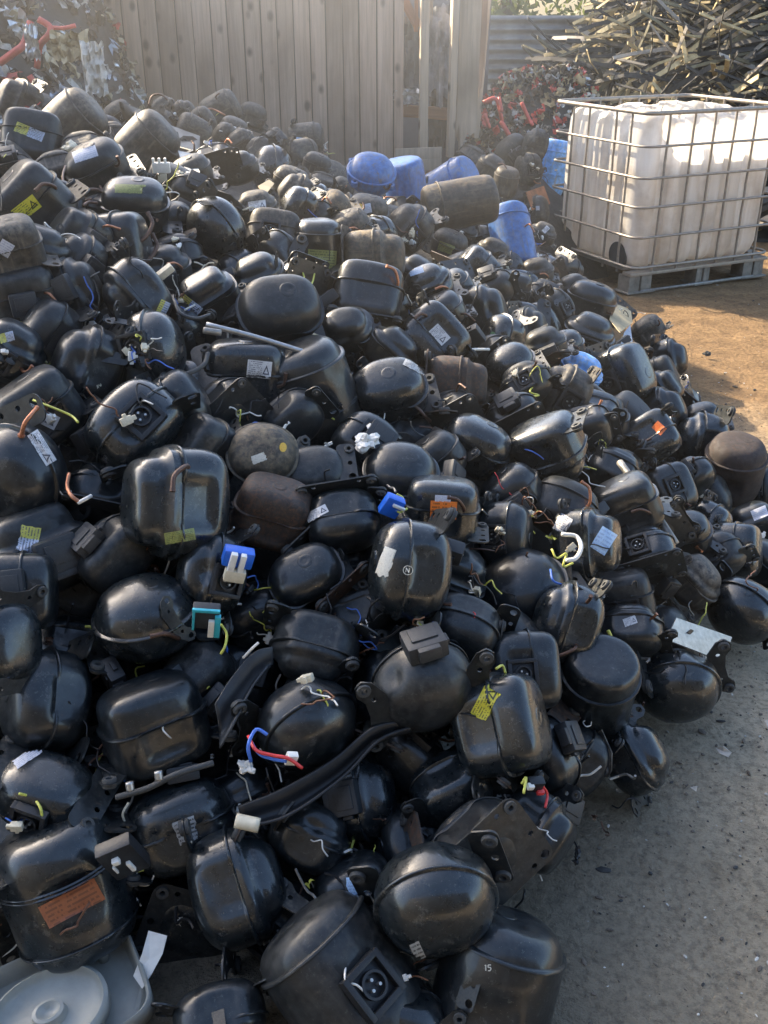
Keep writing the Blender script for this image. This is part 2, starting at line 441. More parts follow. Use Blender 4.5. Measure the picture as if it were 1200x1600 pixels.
def wire_mesh(var, mat, thick=.009):
    def f():
        g = random.Random(var*13+5); bm = bmesh.new()
        p = Vector((0, 0, 0)); pts = [p.copy()]; d = Vector((g.uniform(-.4, .4), -1, g.uniform(-.2, .6))).normalized()
        for i in range(g.randint(5, 8)):
            d = (d+Vector((g.gauss(0, .7), g.gauss(0, .5), g.gauss(-.1, .7)))).normalized(); p = p+d*g.uniform(.05, .11); pts.append(p.copy())
        tube(bm, spline(pts, 5), thick, 6)
        return finish(bm, 'wire', M[mat], True)
    return cached(('wire', var, mat, thick), f)
def tab_mesh(mat):
    def f():
        bm = bmesh.new(); bx(bm, (0, 0, 0), (.10, .06, .07), bevel=.01); bx(bm, (.06, 0, 0), (.05, .03, .04), bevel=.006); bx(bm, (0, 0, .045), (.03, .05, .03), bevel=.004)
        return finish(bm, 'plug', M[mat], True, 35)
    return cached(('tab', mat), f)

def surf(shells, d):
    """first surface point from outside along direction d toward the centre (local, unit space)"""
    best = None
    for me, bvh in shells:
        h = bvh.ray_cast(d*2.0, -d)
        if h[0] is not None and (best is None or h[3] < best[3]): best = h
    return best
bvh_cache = {}
def bvh_of(me):
    if me.name not in bvh_cache:
        bvh_cache[me.name] = BVHTree.FromPolygons([v.co.copy() for v in me.vertices], [tuple(p.vertices) for p in me.polygons])
    return bvh_cache[me.name]

def decal(root, mats, scale, shells, loc_world, rotm, u, v, w, h, ang, mat, name='sticker', shape=None, cpos=None):
    """label that follows the curved shell: a grid laid on the surface where the label sits"""
    inv = (Matrix.Translation(loc_world) @ rotm.to_4x4() @ Matrix.Scale(scale, 4)).inverted()
    eye = inv @ EYE
    nx, ny = (10, 7)
    ca, sa = math.cos(R(ang)), math.sin(R(ang))
    bm = bmesh.new(); uvl = bm.loops.layers.uv.new('uv'); grid = {}
    g = random.Random(int(u*7+v))
    for i in range(nx+1):
        for j in range(ny+1):
            a, b = (i/nx-.5), (j/ny-.5)
            if shape == 'dot':
                rr = max(abs(a), abs(b))*2; th = math.atan2(b, a); a, b = rr*.5*math.cos(th), rr*.5*math.sin(th)
            elif shape == 'torn':
                if i == nx: a -= g.uniform(0, .22)
                if j == ny: b -= g.uniform(0, .12)
                if i == 0: a += g.uniform(0, .06)
            px = u+(a*w*ca-b*h*sa); py = v+(a*w*sa+b*h*ca)
            d = (inv @ (EYE+ray(px, py)))-eye; d.normalize()
            best = None
            for me in shells:
                hit = bvh_of(me).ray_cast(eye, d)
                if hit[0] is not None and (best is None or hit[3] < best[3]): best = hit
            if best is None: continue
            nrm = best[1] if best[1].dot(d) < 0 else -best[1]
            grid[i, j] = (bm.verts.new(best[0]+nrm*.006), (i/nx, 1-j/ny))
    cnt = 0
    for i in range(nx):
        for j in range(ny):
            q = [(i, j), (i+1, j), (i+1, j+1), (i, j+1)]
            if all(k in grid for k in q):
                vs = [grid[k][0] for k in q]
                if max((vs[0].co-x.co).length for x in vs) > .3: continue
                f = bm.faces.new(vs); cnt += 1
                for lp, k in zip(f.loops, q): lp[uvl].uv = grid[k][1]
    if cnt < 4: bm.free(); return None
    me = bpy.data.meshes.new(name); bm.to_mesh(me); bm.free(); me.materials.append(mat)
    me.polygons.foreach_set('use_smooth', [True]*len(me.polygons))
    return link(name, me, root)
# ------------------------------------------------------------------ shape of the heap: heights read at points of it
CP = [(680,1410,1.88),(500,1520,1.83),(90,1400,1.97),(350,1390,1.95),(1060,1075,2.60),(1160,950,2.95),(1150,730,3.84),(1050,565,4.95),(930,495,4.5),
 (660,890,2.17),(480,1130,2.10),(230,970,2.17),(280,785,2.22),(40,740,2.24),(380,590,2.62),(435,490,2.85),(620,620,2.80),(715,600,3.0),(745,480,3.6),
 (590,405,3.45),(340,360,3.25),(190,390,3.0),(50,320,2.66),(210,320,3.2),(45,215,3.55),(150,260,3.3),(420,265,4.0),(330,240,4.6),(430,215,5.5),(330,165,5.5),
 (580,330,4.8),(640,300,5.2),(800,370,5.0),(580,270,5.8),(840,440,4.7),(980,790,2.85),(920,850,2.6),(870,705,2.85),(820,960,2.35),(780,1135,2.10),(990,1190,2.35),
 (930,1085,2.4),(230,1150,2.02),(120,1220,2.02),(560,1300,2.0),(840,1300,2.06),(975,585,4.0),(1015,690,3.5),(60,560,2.5),(10,950,2.1),(800,236,7.5),(836,232,7.6),(768,255,7.1),(826,268,6.8),(838,330,6.3),(790,290,6.3),(720,360,5.0)]
GZ = [(1150,1180),(1050,1330),(960,1450),(930,1580),(1195,1080),(1195,660),(1140,560),(1060,490),(960,455),(880,450),(300,1590),(60,1590),(700,1595),(1190,820),(1100,480)]
pts, hz = [], []
for (u, v, d) in CP:
    p = at_depth(u, v, d); pts.append((p.x, p.y)); hz.append(p.z)
for (u, v) in GZ:
    p = at_z(u, v, 0); pts.append((p.x, p.y)); hz.append(-.06)
for (x, y, z) in [(-1.8, 1.6, .75), (-2.0, 2.6, 1.1), (-2.4, 3.8, 1.25), (-2.6, 5.2, 1.2), (-1.2, 6.8, 1.0), (0, 7.4, .72), (.75, 7.9, .5), (1.3, 8.4, .3), (-3, 7.5, 1.1), (-.9, 1.0, .1), (0, .8, -.1), (1, .9, -.1), (-1.6, .8, .4), (1.05, 6.7, .2), (2.5, 3, -.1), (3, 5, -.1), (2.5, 8, 0), (-3, 1, .8)]:
    pts.append((x, y)); hz.append(z)
PT = np.array(pts); HZ = np.array(hz)
D_ = np.linalg.norm(PT[:, None]-PT[None], axis=2)
A_ = D_ + np.eye(len(PT))*.02*-1
W_ = np.linalg.solve(np.block([[A_, np.ones((len(PT), 1))], [np.ones((1, len(PT))), np.zeros((1, 1))]]), np.append(HZ, 0))
def H(x, y):
    return float(np.dot(np.hypot(PT[:, 0]-x, PT[:, 1]-y), W_[:-1]) + W_[-1])
def hit_depth(u, v):
    r = ray(u, v); d = 1.3; prev = None
    while d < 9:
        p = EYE+r*d; g = p.z-max(H(p.x, p.y), .06)
        if g <= 0: return d
        d += .02 if g < .1 else .04
    return None

# ------------------------------------------------------------------ what lies on it, one line per compressor
# u, v, width, kind, axis angle, tilt to viewer, spin, paint, fittings, what singles it out
K = []
def c(u, v, w, kind, a, t, s, mat, fit='', nick=None, dec=(), dz=0.0): K.append(dict(u=u, v=v, w=w, k=kind, a=a, t=t, s=s, m=mat, f=fit, nick=nick, dec=dec, dz=dz))
# foreground
c(680,1405,192,'R',168,38,10,'gloss','f','with the biggest shiny dome, frontmost of the heap',[('silver',655,1490,14,34,-25,None)],.10)
c(535,1530,200,'T',-38,12,20,'dull','fs','lying with its rolled rim to the bottom left',())
c(775,1540,185,'T',12,22,0,'satin','f','bearing a stamped 15 mark under the big shiny dome',())
c(372,1385,178,'D',78,8,0,'gloss','f','with a pale seam ring right of its folded foot plate',())
c(105,1385,190,'T',172,-22,0,'gloss','f','with the weathered orange label',[('orrust',112,1411,88,34,-28,None)],.03)
c(72,1245,150,'D',200,-50,20,'gloss','fsw','showing two rubber feet beside a pale curved label',[('pale',45,1182,48,14,-35,'torn')],.04)
c(240,1130,158,'B',-8,20,12,'satin','f','with a slanting dusty seam and a round dent below',())
c(72,1095,158,'D',-72,22,10,'satin','f','with a bowed seam at the left edge below the yellow label',())
c(228,965,160,'R',-6,34,5,'gloss','fp','beside the cyan terminal cover',(),.05)
c(330,895,130,'D',-72,18,0,'gloss','fs','with the bright blue plug block',(),.02)
c(480,903,108,'D',-25,62,0,'satin','f','with a smooth oval lid turned to the sky',())
c(640,890,155,'D',-84,14,0,'gloss','f','with a circled white mark and a scraped end',[('chalk',603,880,20,44,20,'torn')],.04)
c(815,925,150,'R',-35,48,0,'satin','f','with a wide plain lid in the middle right',())
c(722,982,105,'D',195,44,0,'dull','f','with a dull dimpled cap',())
c(885,972,125,'D',-78,18,0,'gloss','fpp','with two bent pipe loops on its right end',(),.05)
c(492,1015,138,'D',198,20,0,'dull','f','with a wide dull body under the smooth oval lid',())
c(662,1070,158,'R',-25,-50,10,'dull','Gb','turned upside down with a grey terminal cover',[('orplain',663,1022,34,5,25,'torn')],.03)
c(480,1130,160,'R',150,30,-20,'satin','fw','with the red and blue wires',(),.05)
c(782,1132,155,'B',74,20,0,'gloss','f','with a torn yellow label above the curled bottom-right seam',[('yellow',760,1098,50,26,-62,'torn')],.05)
c(930,1085,118,'C',8,52,0,'satin','f','with a round oil-stained flat top',(),.03)
c(1058,1072,128,'R',162,46,0,'gloss','f','under the bare grey metal plate',(),.02)
c(993,1182,115,'D',52,18,0,'gloss','f','at the heap foot below the round oil-stained top',())
c(855,1180,95,'D',60,18,0,'satin','f')
c(835,1300,112,'B',118,12,0,'satin','fw','boxy, under a bunch of coloured wires',())
c(745,1320,150,'D',-50,-52,5,'dull','B','with a broad punched base plate turned up',())
c(556,1392,112,'D',-22,22,0,'satin','fs','with a peeling light blue label',[('ltblue',563,1385,40,26,-3,'torn')],-.03)
c(565,1245,135,'D',82,20,0,'gloss','f',None,(),-.04)
c(285,1290,165,'D',-12,14,0,'gloss','f','with the silver label',[('silver',292,1298,34,34,-20,'torn')],-.04)
c(485,1305,120,'D',30,12,0,'satin','f',None,(),-.05)
c(345,1598,105,'D',178,8,0,'satin','fp')
c(625,1597,85,'D',10,35,0,'gloss','fw')
c(705,1230,110,'D',-30,-40,0,'gloss','f',None,(),-.04)
c(20,1300,110,'D',-60,10,0,'dull','f',None,(),-.03)
c(160,1290,100,'D',40,10,0,'satin','b',None,(),-.04)
c(380,1245,105,'D',-20,25,0,'satin','f',None,(),-.06)
c(900,1190,85,'D',-60,20,0,'dull','f',None,(),-.05)
c(640,1180,90,'D',40,20,0,'satin','f',None,(),-.06)
c(380,1060,95,'D',-150,10,0,'satin','f',None,(),-.06)
# left
c(30,740,160,'R',-105,46,0,'satin','fp','with a white label on its rim at the left edge',[('white',65,700,50,17,58,None)],.05)
c(62,860,160,'B',-12,8,10,'dull','fb','with the torn yellow label and a round dent',[('yelblue',44,844,42,30,100,'torn')])
c(32,925,95,'B',100,10,0,'satin','b',None)
c(5,1005,120,'D',-80,15,0,'gloss','f')
c(175,865,110,'B',-40,20,0,'dull','b')
c(130,905,80,'B',40,20,0,'plasticish','f',None,(),-.04)
c(272,785,172,'B',-82,22,0,'gloss','p','lying level with a seam ring round its middle',[('green',281,838,42,16,-10,None)],.06)
c(322,708,98,'B',-52,28,0,'dull','f','with a blank boxy back above the level seam ring',())
c(210,668,150,'D',-42,-14,10,'gloss','fsw','with a cream plug in a nest of wires',(),.03)
c(280,632,95,'D',62,18,0,'satin','f')
c(62,640,125,'B',-28,14,0,'dull','fw','with a long white rating label and yellow wire',[('white',64,650,50,20,26,None)])
c(135,570,125,'D',-62,18,0,'satin','f','with a bowed seam beside the open terminal tray',())
c(240,545,120,'R',82,20,0,'gloss','foww','with an open terminal tray of loose wires',(),.03)
c(212,462,112,'D',235,14,0,'satin','f','with a punched bracket standing on its shoulder',[('yelblue',254,482,14,22,25,None)],.02)
c(118,452,100,'D',70,18,0,'dull','fb','with a bulging dome and a bracket to its left')
c(328,465,92,'B',-28,30,0,'satin','f','with a small yellow and white label on its side',[('yelblue',296,478,34,18,38,None)])
c(40,462,85,'B',-10,10,0,'dull','b')
c(78,520,92,'D',-50,18,0,'dull','f')
c(18,545,90,'D',40,20,0,'satin','f')
c(10,455,70,'D',-50,20,0,'dull','f')
c(385,588,132,'B',4,10,0,'gloss','fp','with a white rating label beside the silver rod',[('white',405,577,34,24,6,None)],.03)
c(437,488,130,'D',10,55,20,'dull','B','with a dulled wide lid above the silver rod',(),.05)
c(540,515,85,'D',-10,55,0,'satin','f','with a small dark egg-shaped lid above the crumpled foam')
c(487,612,140,'T',-18,18,0,'satin','F','tall and dark with an upturned base plate',(),.0)
c(608,612,118,'D',-14,52,0,'gloss','f','with a narrow curved label along its top',[('silver',655,578,48,9,28,None)],.03)
c(713,600,110,'B',92,2,90,'rust','F','rusty brown, with brackets at both ends',(),.05)
c(742,698,112,'D',25,20,0,'gloss','f','jagged-edged and glossy under the rusty one')
c(575,700,115,'D',40,10,0,'satin','b',None,(),-.06)
c(410,712,100,'R',5,70,0,'brownblk','f','with a yellow dot and a splash of white paint',[('dot',442,699,10,13,0,'dot'),('chalk',405,716,22,12,-20,'torn')],.03)
c(488,745,82,'D',175,20,0,'dull','f')
c(626,742,118,'R',8,46,0,'satin','f','with a broad matt dome above the blue wires')
c(690,797,115,'B',4,16,0,'gloss','fp','with the orange warning label',[('orange',693,797,37,25,3,None),('pale',692,779,22,9,3,None)],.05)
c(535,815,118,'D',172,26,0,'satin','fB','with a striped label on its left rim',[('white',495,802,32,12,-28,None)])
c(425,800,118,'B',20,30,0,'rust','f','brown and dull, above the smooth oval lid')
c(790,835,92,'D',88,14,0,'satin','fw')
c(160,770,75,'D',20,20,0,'satin','f',None,(),-.05)
c(175,735,70,'D',-40,20,0,'dull','f',None,(),-.06)
c(350,640,60,'D',-40,20,0,'satin','f',None,(),-.06)
c(455,655,70,'D',-40,10,0,'dull','f',None,(),-.07)
c(400,960,90,'D',-20,35,0,'satin','fw',None,(),-.05)
c(560,960,80,'D',-20,-25,0,'dull','f',None,(),-.05)
c(110,1010,80,'D',20,15,0,'satin','f',None,(),-.06)
c(310,1060,80,'D',140,10,0,'dull','bw',None,(),-.03)
# centre right
c(856,705,118,'B',150,-20,20,'gloss','f','with a long curved plate across its back',(),.04)
c(912,668,84,'B',-20,30,0,'satin','f')
c(876,618,102,'D',-62,12,0,'dusty','fs','scuffed with grey scratches below the pale blue can')
c(973,587,94,'B',62,28,0,'gloss','fs','with a slanting seam right of the pale blue can',(),.02)
c(908,580,58,'D',25,20,0,'bluewhite','x','whose can is painted pale blue and white',(),-.05)
c(920,522,80,'D',18,22,0,'satin','fs','with a dusty top behind the tan sheet')
c(923,472,78,'D',14,12,0,'satin','fp','in sunlight with two pins, nearest the caged tank')
c(1012,516,52,'D',-40,10,0,'dusty','fp','small and grey with a pipe pointing to the sunlit ground')
c(1047,562,66,'D',72,12,0,'satin','f','at the far right rim of the heap')
c(1030,588,58,'B',60,10,0,'dull','f')
c(1035,610,58,'B',50,18,0,'satin','f')
c(1040,642,76,'D',58,16,0,'satin','fs')
c(1017,685,82,'B',140,14,0,'gloss','fp','with the small plain orange label',[('orplain',1030,669,17,13,42,None)],.04)
c(1098,655,66,'D',-20,30,0,'satin','f')
c(1093,692,98,'D',-84,18,0,'gloss','f','with a seam ring left of the flat brown lid')
c(1146,733,92,'T',3,34,0,'matte','x','tall with a flat matt brown lid',(),.06)
c(945,655,58,'B',-10,20,0,'dull','f')
c(978,652,50,'B',40,30,0,'plasticish','f')
c(925,645,50,'B',10,30,0,'satin','f')
c(980,790,100,'B',-30,24,0,'satin','fp','boxy, with a bar lying along its corner')
c(1045,765,78,'B',60,24,0,'satin','fs')
c(880,795,108,'D',20,40,0,'dull','f',None,(),-.03)
c(918,850,112,'B',82,18,0,'gloss','fw','with a blue and white label and a white cable loop',[('ltblue',943,845,24,34,32,None),('white',880,820,22,26,30,'torn')],.04)
c(1008,862,88,'D',-25,-30,0,'gloss','Fs','with a square three-pin terminal',(),.03)
c(1083,905,92,'D',40,20,0,'dusty','F','scratched grey with riveted brackets round it')
c(1068,835,72,'D',-20,40,0,'satin','f')
c(1105,822,70,'D',110,20,0,'gloss','f')
c(1148,860,88,'B',80,12,0,'gloss','f','with a white label and a red-edged label',[('white',1137,852,19,27,-4,None),('pale',1171,866,16,26,-14,'torn')],.04)
c(1178,818,82,'D',-30,22,0,'satin','fw','with a small white label at the right edge',[('pale',1187,802,22,15,-22,None)])
c(1160,955,112,'R',205,42,0,'gloss','f','smooth and round at the right edge of the heap',(),.03)
c(972,935,82,'B',-20,18,0,'dull','F')
c(985,985,76,'D',-10,20,0,'satin','f',None,(),-.03)
c(818,1048,122,'B',80,-10,0,'satin','fs','with a round terminal facing the torn yellow label')
c(1040,995,70,'D',60,30,0,'dull','f',None,(),-.05)
c(1195,765,60,'D',80,20,0,'dull','f')
c(1195,880,60,'D',30,20,0,'satin','f')
c(1110,775,60,'D',60,15,0,'dull','f',None,(),-.05)
c(1080,745,60,'D',-50,25,0,'satin','b',None,(),-.04)
c(960,735,80,'D',20,20,0,'satin','f',None,(),-.05)
c(800,1005,70,'D',40,20,0,'dull','f',None,(),-.06)
c(800,770,80,'D',-40,20,0,'satin','bw',None,(),-.05)
c(680,720,60,'D',-40,20,0,'dull','f',None,(),-.06)
c(1020,820,60,'D',-40,20,0,'dull','f',None,(),-.04)
c(1120,870,56,'D',-40,-20,0,'dull','f',None,(),-.03)
c(905,1010,60,'D',50,20,0,'dull','f',None,(),-.05)
# middle back
c(585,402,108,'B',88,4,90,'brownblk','F','with a pale upright bracket and a brown dusted top',(),.04)
c(575,462,105,'B',10,-20,0,'satin','F',None,(),-.02)
c(497,388,66,'T',2,10,0,'satin','x','with the green label',[('green',503,405,40,26,4,None)])
c(428,368,84,'B',10,-22,0,'satin','Fs','with a round socket under a bent plate')
c(338,357,100,'R',235,32,0,'gloss','f','glossy, with punched brackets crossing both flanks',(),.03)
c(400,325,60,'D',-10,20,0,'satin','f','with a tiny white label left of the cracked dome',[('white',402,321,24,13,-8,None)])
c(465,326,66,'D',-60,20,0,'gloss','f','cracked across its shiny dome')
c(492,312,42,'D',80,20,0,'gloss','f')
c(574,332,66,'D',10,20,0,'dusty','f','with a white and yellow label near the blue cylinders',[('pale',568,327,22,13,-12,None),('dot',560,322,12,7,-10,'dot')])
c(516,330,46,'D',-30,30,0,'brownblk','f')
c(546,358,52,'D',-20,22,0,'dusty','f')
c(636,358,84,'D',-45,20,0,'dusty','foww','with a tangle of terminal wires beside the black cylinder',(),.02)
c(668,447,80,'D',-24,30,0,'gloss','f','with a small pale blue label',[('ltblue',650,422,20,13,-18,None)])
c(742,427,76,'B',-50,14,0,'gloss','f','with a slotted shoulder bracket below the black cylinder')
c(757,487,86,'D',72,14,0,'satin','f','with a seam ring and a dented lid right of centre')
c(702,383,46,'D',20,20,0,'dusty','fp','with the green smear',[('green',697,388,24,14,20,'torn')])
c(798,452,58,'B',10,10,0,'dull','b')
c(838,425,42,'D',-10,20,0,'dusty','fp')
c(850,466,48,'B',20,10,0,'plasticish','b')
c(872,482,44,'D',60,20,0,'dull','f')
c(676,530,104,'B',-132,12,0,'gloss','f','with a torn end and a white rating label',[('white',687,523,27,17,48,None)],.03)
c(612,548,86,'D',42,18,0,'satin','f','with a pale ridged seam beside the torn end')
c(783,532,82,'D',-70,34,0,'gloss','f','with the faint green dot',[('gdot',770,523,8,8,0,'dot')],.02)
c(826,515,72,'D',78,20,0,'dull','f')
c(797,570,78,'R',-30,30,0,'gloss','fs','with a bracket over its small round dome')
c(706,455,56,'D',-40,20,0,'satin','f')
c(765,560,50,'D',-40,20,0,'dull','f',None,(),-.04)
c(458,450,66,'D',-70,20,0,'satin','fw')
c(404,432,84,'D',-20,28,0,'satin','f')
c(545,442,56,'D',-20,18,0,'dull','f',None,(),-.04)
c(800,650,84,'D',-30,20,0,'satin','f')
c(820,600,60,'D',-30,-20,0,'dull','fw',None,(),-.03)
c(700,652,70,'D',-30,20,0,'dull','f',None,(),-.05)
c(650,430,50,'D',30,20,0,'dull','f',None,(),-.05)
c(690,490,58,'D',-30,22,0,'satin','fw',None,(),-.04)
c(850,540,55,'D',-20,20,0,'dull','f',None,(),-.05)
c(880,545,50,'D',-20,20,0,'satin','b',None,(),-.04)
c(720,420,44,'D',-20,20,0,'dull','f',None,(),-.04)
c(895,450,40,'D',-20,20,0,'dull','f',None,(),-.03)
c(770,450,44,'D',-20,20,0,'dull','f',None,(),-.03)
c(440,400,50,'D',60,20,0,'satin','f',None,(),-.04)
c(485,340,44,'D',-20,20,0,'dull','f',None,(),-.03)
c(600,480,60,'D',-20,-20,0,'dull','fw',None,(),-.06)
c(460,540,60,'D',-20,20,0,'dull','f',None,(),-.06)
c(540,470,50,'D',20,20,0,'dull','f',None,(),-.05)
# top left
c(50,215,90,'B',12,-12,0,'dull','f','with a slanting yellow and white label at the top left',[('yelblue',46,206,42,14,22,None)],.02)
c(112,195,86,'T',52,14,0,'dusty','f','lying with a sunlit edge behind the yellow and white label')
c(152,262,96,'D',-24,22,0,'dull','fp','with a pale label on its shoulder',[('pale',133,241,34,16,-18,None)],.02)
c(211,322,104,'D',2,24,0,'satin','fpp','with a worn green label on its lid',[('green',203,296,44,13,2,'torn')],.02)
c(185,388,112,'B',84,20,0,'satin','PP','with two copper pipes curling off its top',(),.03)
c(48,322,122,'B',-42,14,0,'dull','f','with a square yellow warning label',[('yellow',41,326,38,22,-38,None)],.03)
c(98,318,80,'D',40,24,0,'dull','f')
c(14,388,66,'B',-10,20,0,'dusty','f','pale grey with a faded label at the left edge',[('pale',8,388,20,20,30,None)])
c(228,228,84,'T',48,10,0,'dusty','f','lying dusty beneath the curved black board')
c(335,250,62,'D',-14,18,0,'satin','fw')
c(424,266,76,'R',-80,16,0,'gloss','f','with a sunlit glossy dome, highest of the shiny ones',(),.02)
c(376,222,44,'D',-30,16,0,'dusty','f')
c(404,236,42,'D',-50,20,0,'dusty','f')
c(62,175,58,'D',-30,18,0,'dusty','f')
c(28,160,70,'B',-60,18,0,'dusty','f')
c(300,270,60,'D',-20,20,0,'dull','f',None,(),-.04)
c(375,262,50,'D',-20,20,0,'dull','f',None,(),-.03)
c(300,300,56,'D',20,20,0,'dull','b',None,(),-.04)
c(270,285,44,'D',20,20,0,'dull','f',None,(),-.03)
c(60,392,60,'D',20,16,0,'dull','f',None,(),-.02)
c(122,372,58,'B',-50,24,0,'dull','b')
c(120,410,56,'D',-50,24,0,'dull','f',None,(),-.02)
c(275,402,72,'D',-10,16,0,'dull','F')
c(15,270,60,'D',-10,20,0,'dusty','fw',None,(),-.02)
c(90,265,50,'D',-10,20,0,'dusty','f',None,(),-.03)
c(265,350,56,'D',-10,20,0,'dull','fs',None,(),-.02)
c(255,420,50,'D',-10,20,0,'dull','f',None,(),-.04)
c(170,500,50,'D',-10,20,0,'dull','f',None,(),-.05)
c(130,235,46,'D',-10,20,0,'dusty','f',None,(),-.02)
c(175,215,46,'D',-10,20,0,'dusty','f',None,(),-.02)
c(185,178,44,'D',-30,10,0,'dusty','fp')
c(255,170,38,'D',-30,10,0,'dusty','fp')
c(290,178,44,'D',60,10,0,'dusty','fp')
c(262,196,40,'D',60,10,0,'dusty','f')
c(302,205,44,'T',-60,10,0,'dusty','f','tan, lying on the back ridge below a copper pipe')
c(345,172,52,'T',65,6,0,'dusty','pp','ribbed, sticking two pipes up from the back ridge')
c(318,190,42,'D',60,10,0,'dusty','fp')
c(395,180,44,'D',20,16,0,'dusty','fp')
c(365,202,42,'D',20,16,0,'dusty','f')
c(432,196,36,'D',20,16,0,'dusty','fp')
c(430,226,44,'B',50,16,0,'dusty','f')
c(478,217,48,'T',85,6,0,'dusty','f','lying with a speck of blue label near the board wall',[('ltblue',468,218,10,6,10,None)])
c(470,240,42,'T',80,6,0,'dull','f')
c(495,258,38,'D',20,16,0,'dusty','f')
c(505,290,36,'D',20,16,0,'dusty','f')
c(455,285,38,'D',20,16,0,'dusty','fw')
c(225,195,34,'D',20,16,0,'dusty','f')
c(350,215,34,'D',-50,16,0,'dusty','f')
c(460,300,34,'D',-50,16,0,'dusty','f')
c(530,300,34,'D',-50,16,0,'dusty','f')
# blue ones and what lies round them
c(580,272,76,'R',10,35,0,'blue','LL','bright blue and round, with blue lugs',())
c(635,300,64,'C',172,-16,0,'blue','x','blue and upright, between the lugged blue one and the black cylinder',(),.02)
c(698,290,62,'C',60,30,0,'blue','x','blue and half sunk behind the black cylinder')
c(718,318,74,'C',-100,12,0,'brownblk','x','long, black and barrel-like, lying among the blue ones',(),.03)
c(800,372,66,'C',-14,-22,0,'blue','p','blue and tall, closest to the caged tank',(),.03)
c(768,262,48,'D',30,16,0,'dusty','f')
c(738,250,50,'D',30,16,0,'dusty','f')
c(800,236,54,'D',-40,16,0,'dusty','f')
c(836,226,48,'D',-80,16,0,'dusty','f')
c(826,265,50,'D',80,16,0,'dull','f')
c(790,285,40,'T',10,16,0,'brownblk','P','narrow and brown, upright behind the black cylinder')
c(860,262,52,'C',8,0,0,'bluewhite','x','dull blue, half hidden behind the caged tank')
c(838,330,48,'D',80,16,0,'dull','f')
c(848,365,42,'D',20,16,0,'dull','fw')
c(765,345,40,'D',20,16,0,'dull','f')
c(720,360,38,'D',20,16,0,'dull','f')
c(690,340,34,'D',20,16,0,'dull','f')
c(610,345,36,'D',20,16,0,'dusty','f')
c(770,395,38,'D',20,16,0,'dull','f')
c(750,300,36,'D',20,16,0,'dull','f')
c(715,262,34,'D',20,16,0,'dull','f')
M['plasticish'] = M['plasticg']
# ------------------------------------------------------------------ settle depth and size
for q in K:
    if q['v'] < 425 and 380 < q['u'] < 960 and q['m'] in ('dull', 'satin') and (q['u']*7+q['v']) % 3: q['m'] = 'dusty'  # paler dust at the back so sunlit tops and haze show
    d = hit_depth(q['u'], q['v'])
    if q['u'] == 860: q.update(d=7.8, size=.27, fixed=1); continue
    if d is None: d = 7.4 if q['u'] > 720 else .19*FPX/q['w']
    size = q['w']*d/FPX
    if size > .25 and q['w'] < 90 and not (q['u'] > 725 and q['v'] < 340): d = .225*FPX/q['w']; size = .225
    mn = .150 if q['v'] < 330 else .168
    if size < mn: d += (mn-size)*.9; size = mn
    d -= q['dz']
    q['d'] = d; q['size'] = q['w']*d/FPX if q['w']*d/FPX > mn else mn
# slide along the line of sight until neighbours barely sink into each other
def cen(q): return EYE+ray(q['u'], q['v'])*q['d']
for it in range(40):
    P_ = [cen(q) for q in K]; moved = 0
    for i in range(len(K)):
        for j in range(i+1, len(K)):
            dv = P_[i]-P_[j]; need = (K[i]['size']+K[j]['size'])*.5*.80
            if dv.length < need:
                a, b = (i, j) if (K[i]['d'] < K[j]['d']) else (j, i)     # a is nearer
                if abs(K[i]['d']-K[j]['d']) < .01 and K[j]['v'] > K[i]['v']: a, b = j, i
                st = min(.012, (need-dv.length)*.5)
                K[a]['off'] = K[a].get('off', 0)-st; K[b]['off'] = K[b].get('off', 0)+st; moved += 1
    for q in K:
        if 'fixed' in q: continue
        o = max(-.05, min(.09, q.get('off', 0))); q['d'] += o*.5; q['tot'] = q.get('tot', 0)+o*.5; q['off'] = 0
        if abs(q['tot']) > .12: q['d'] -= o*.5; q['tot'] -= o*.5
for q in K:
    if 'fixed' in q: continue
    p = cen(q)
    if p.z < .34*q['size']:      # keep it on the ground
        q['d'] = (CAMZ-.36*q['size'])/(-ray(q['u'], q['v']).z)

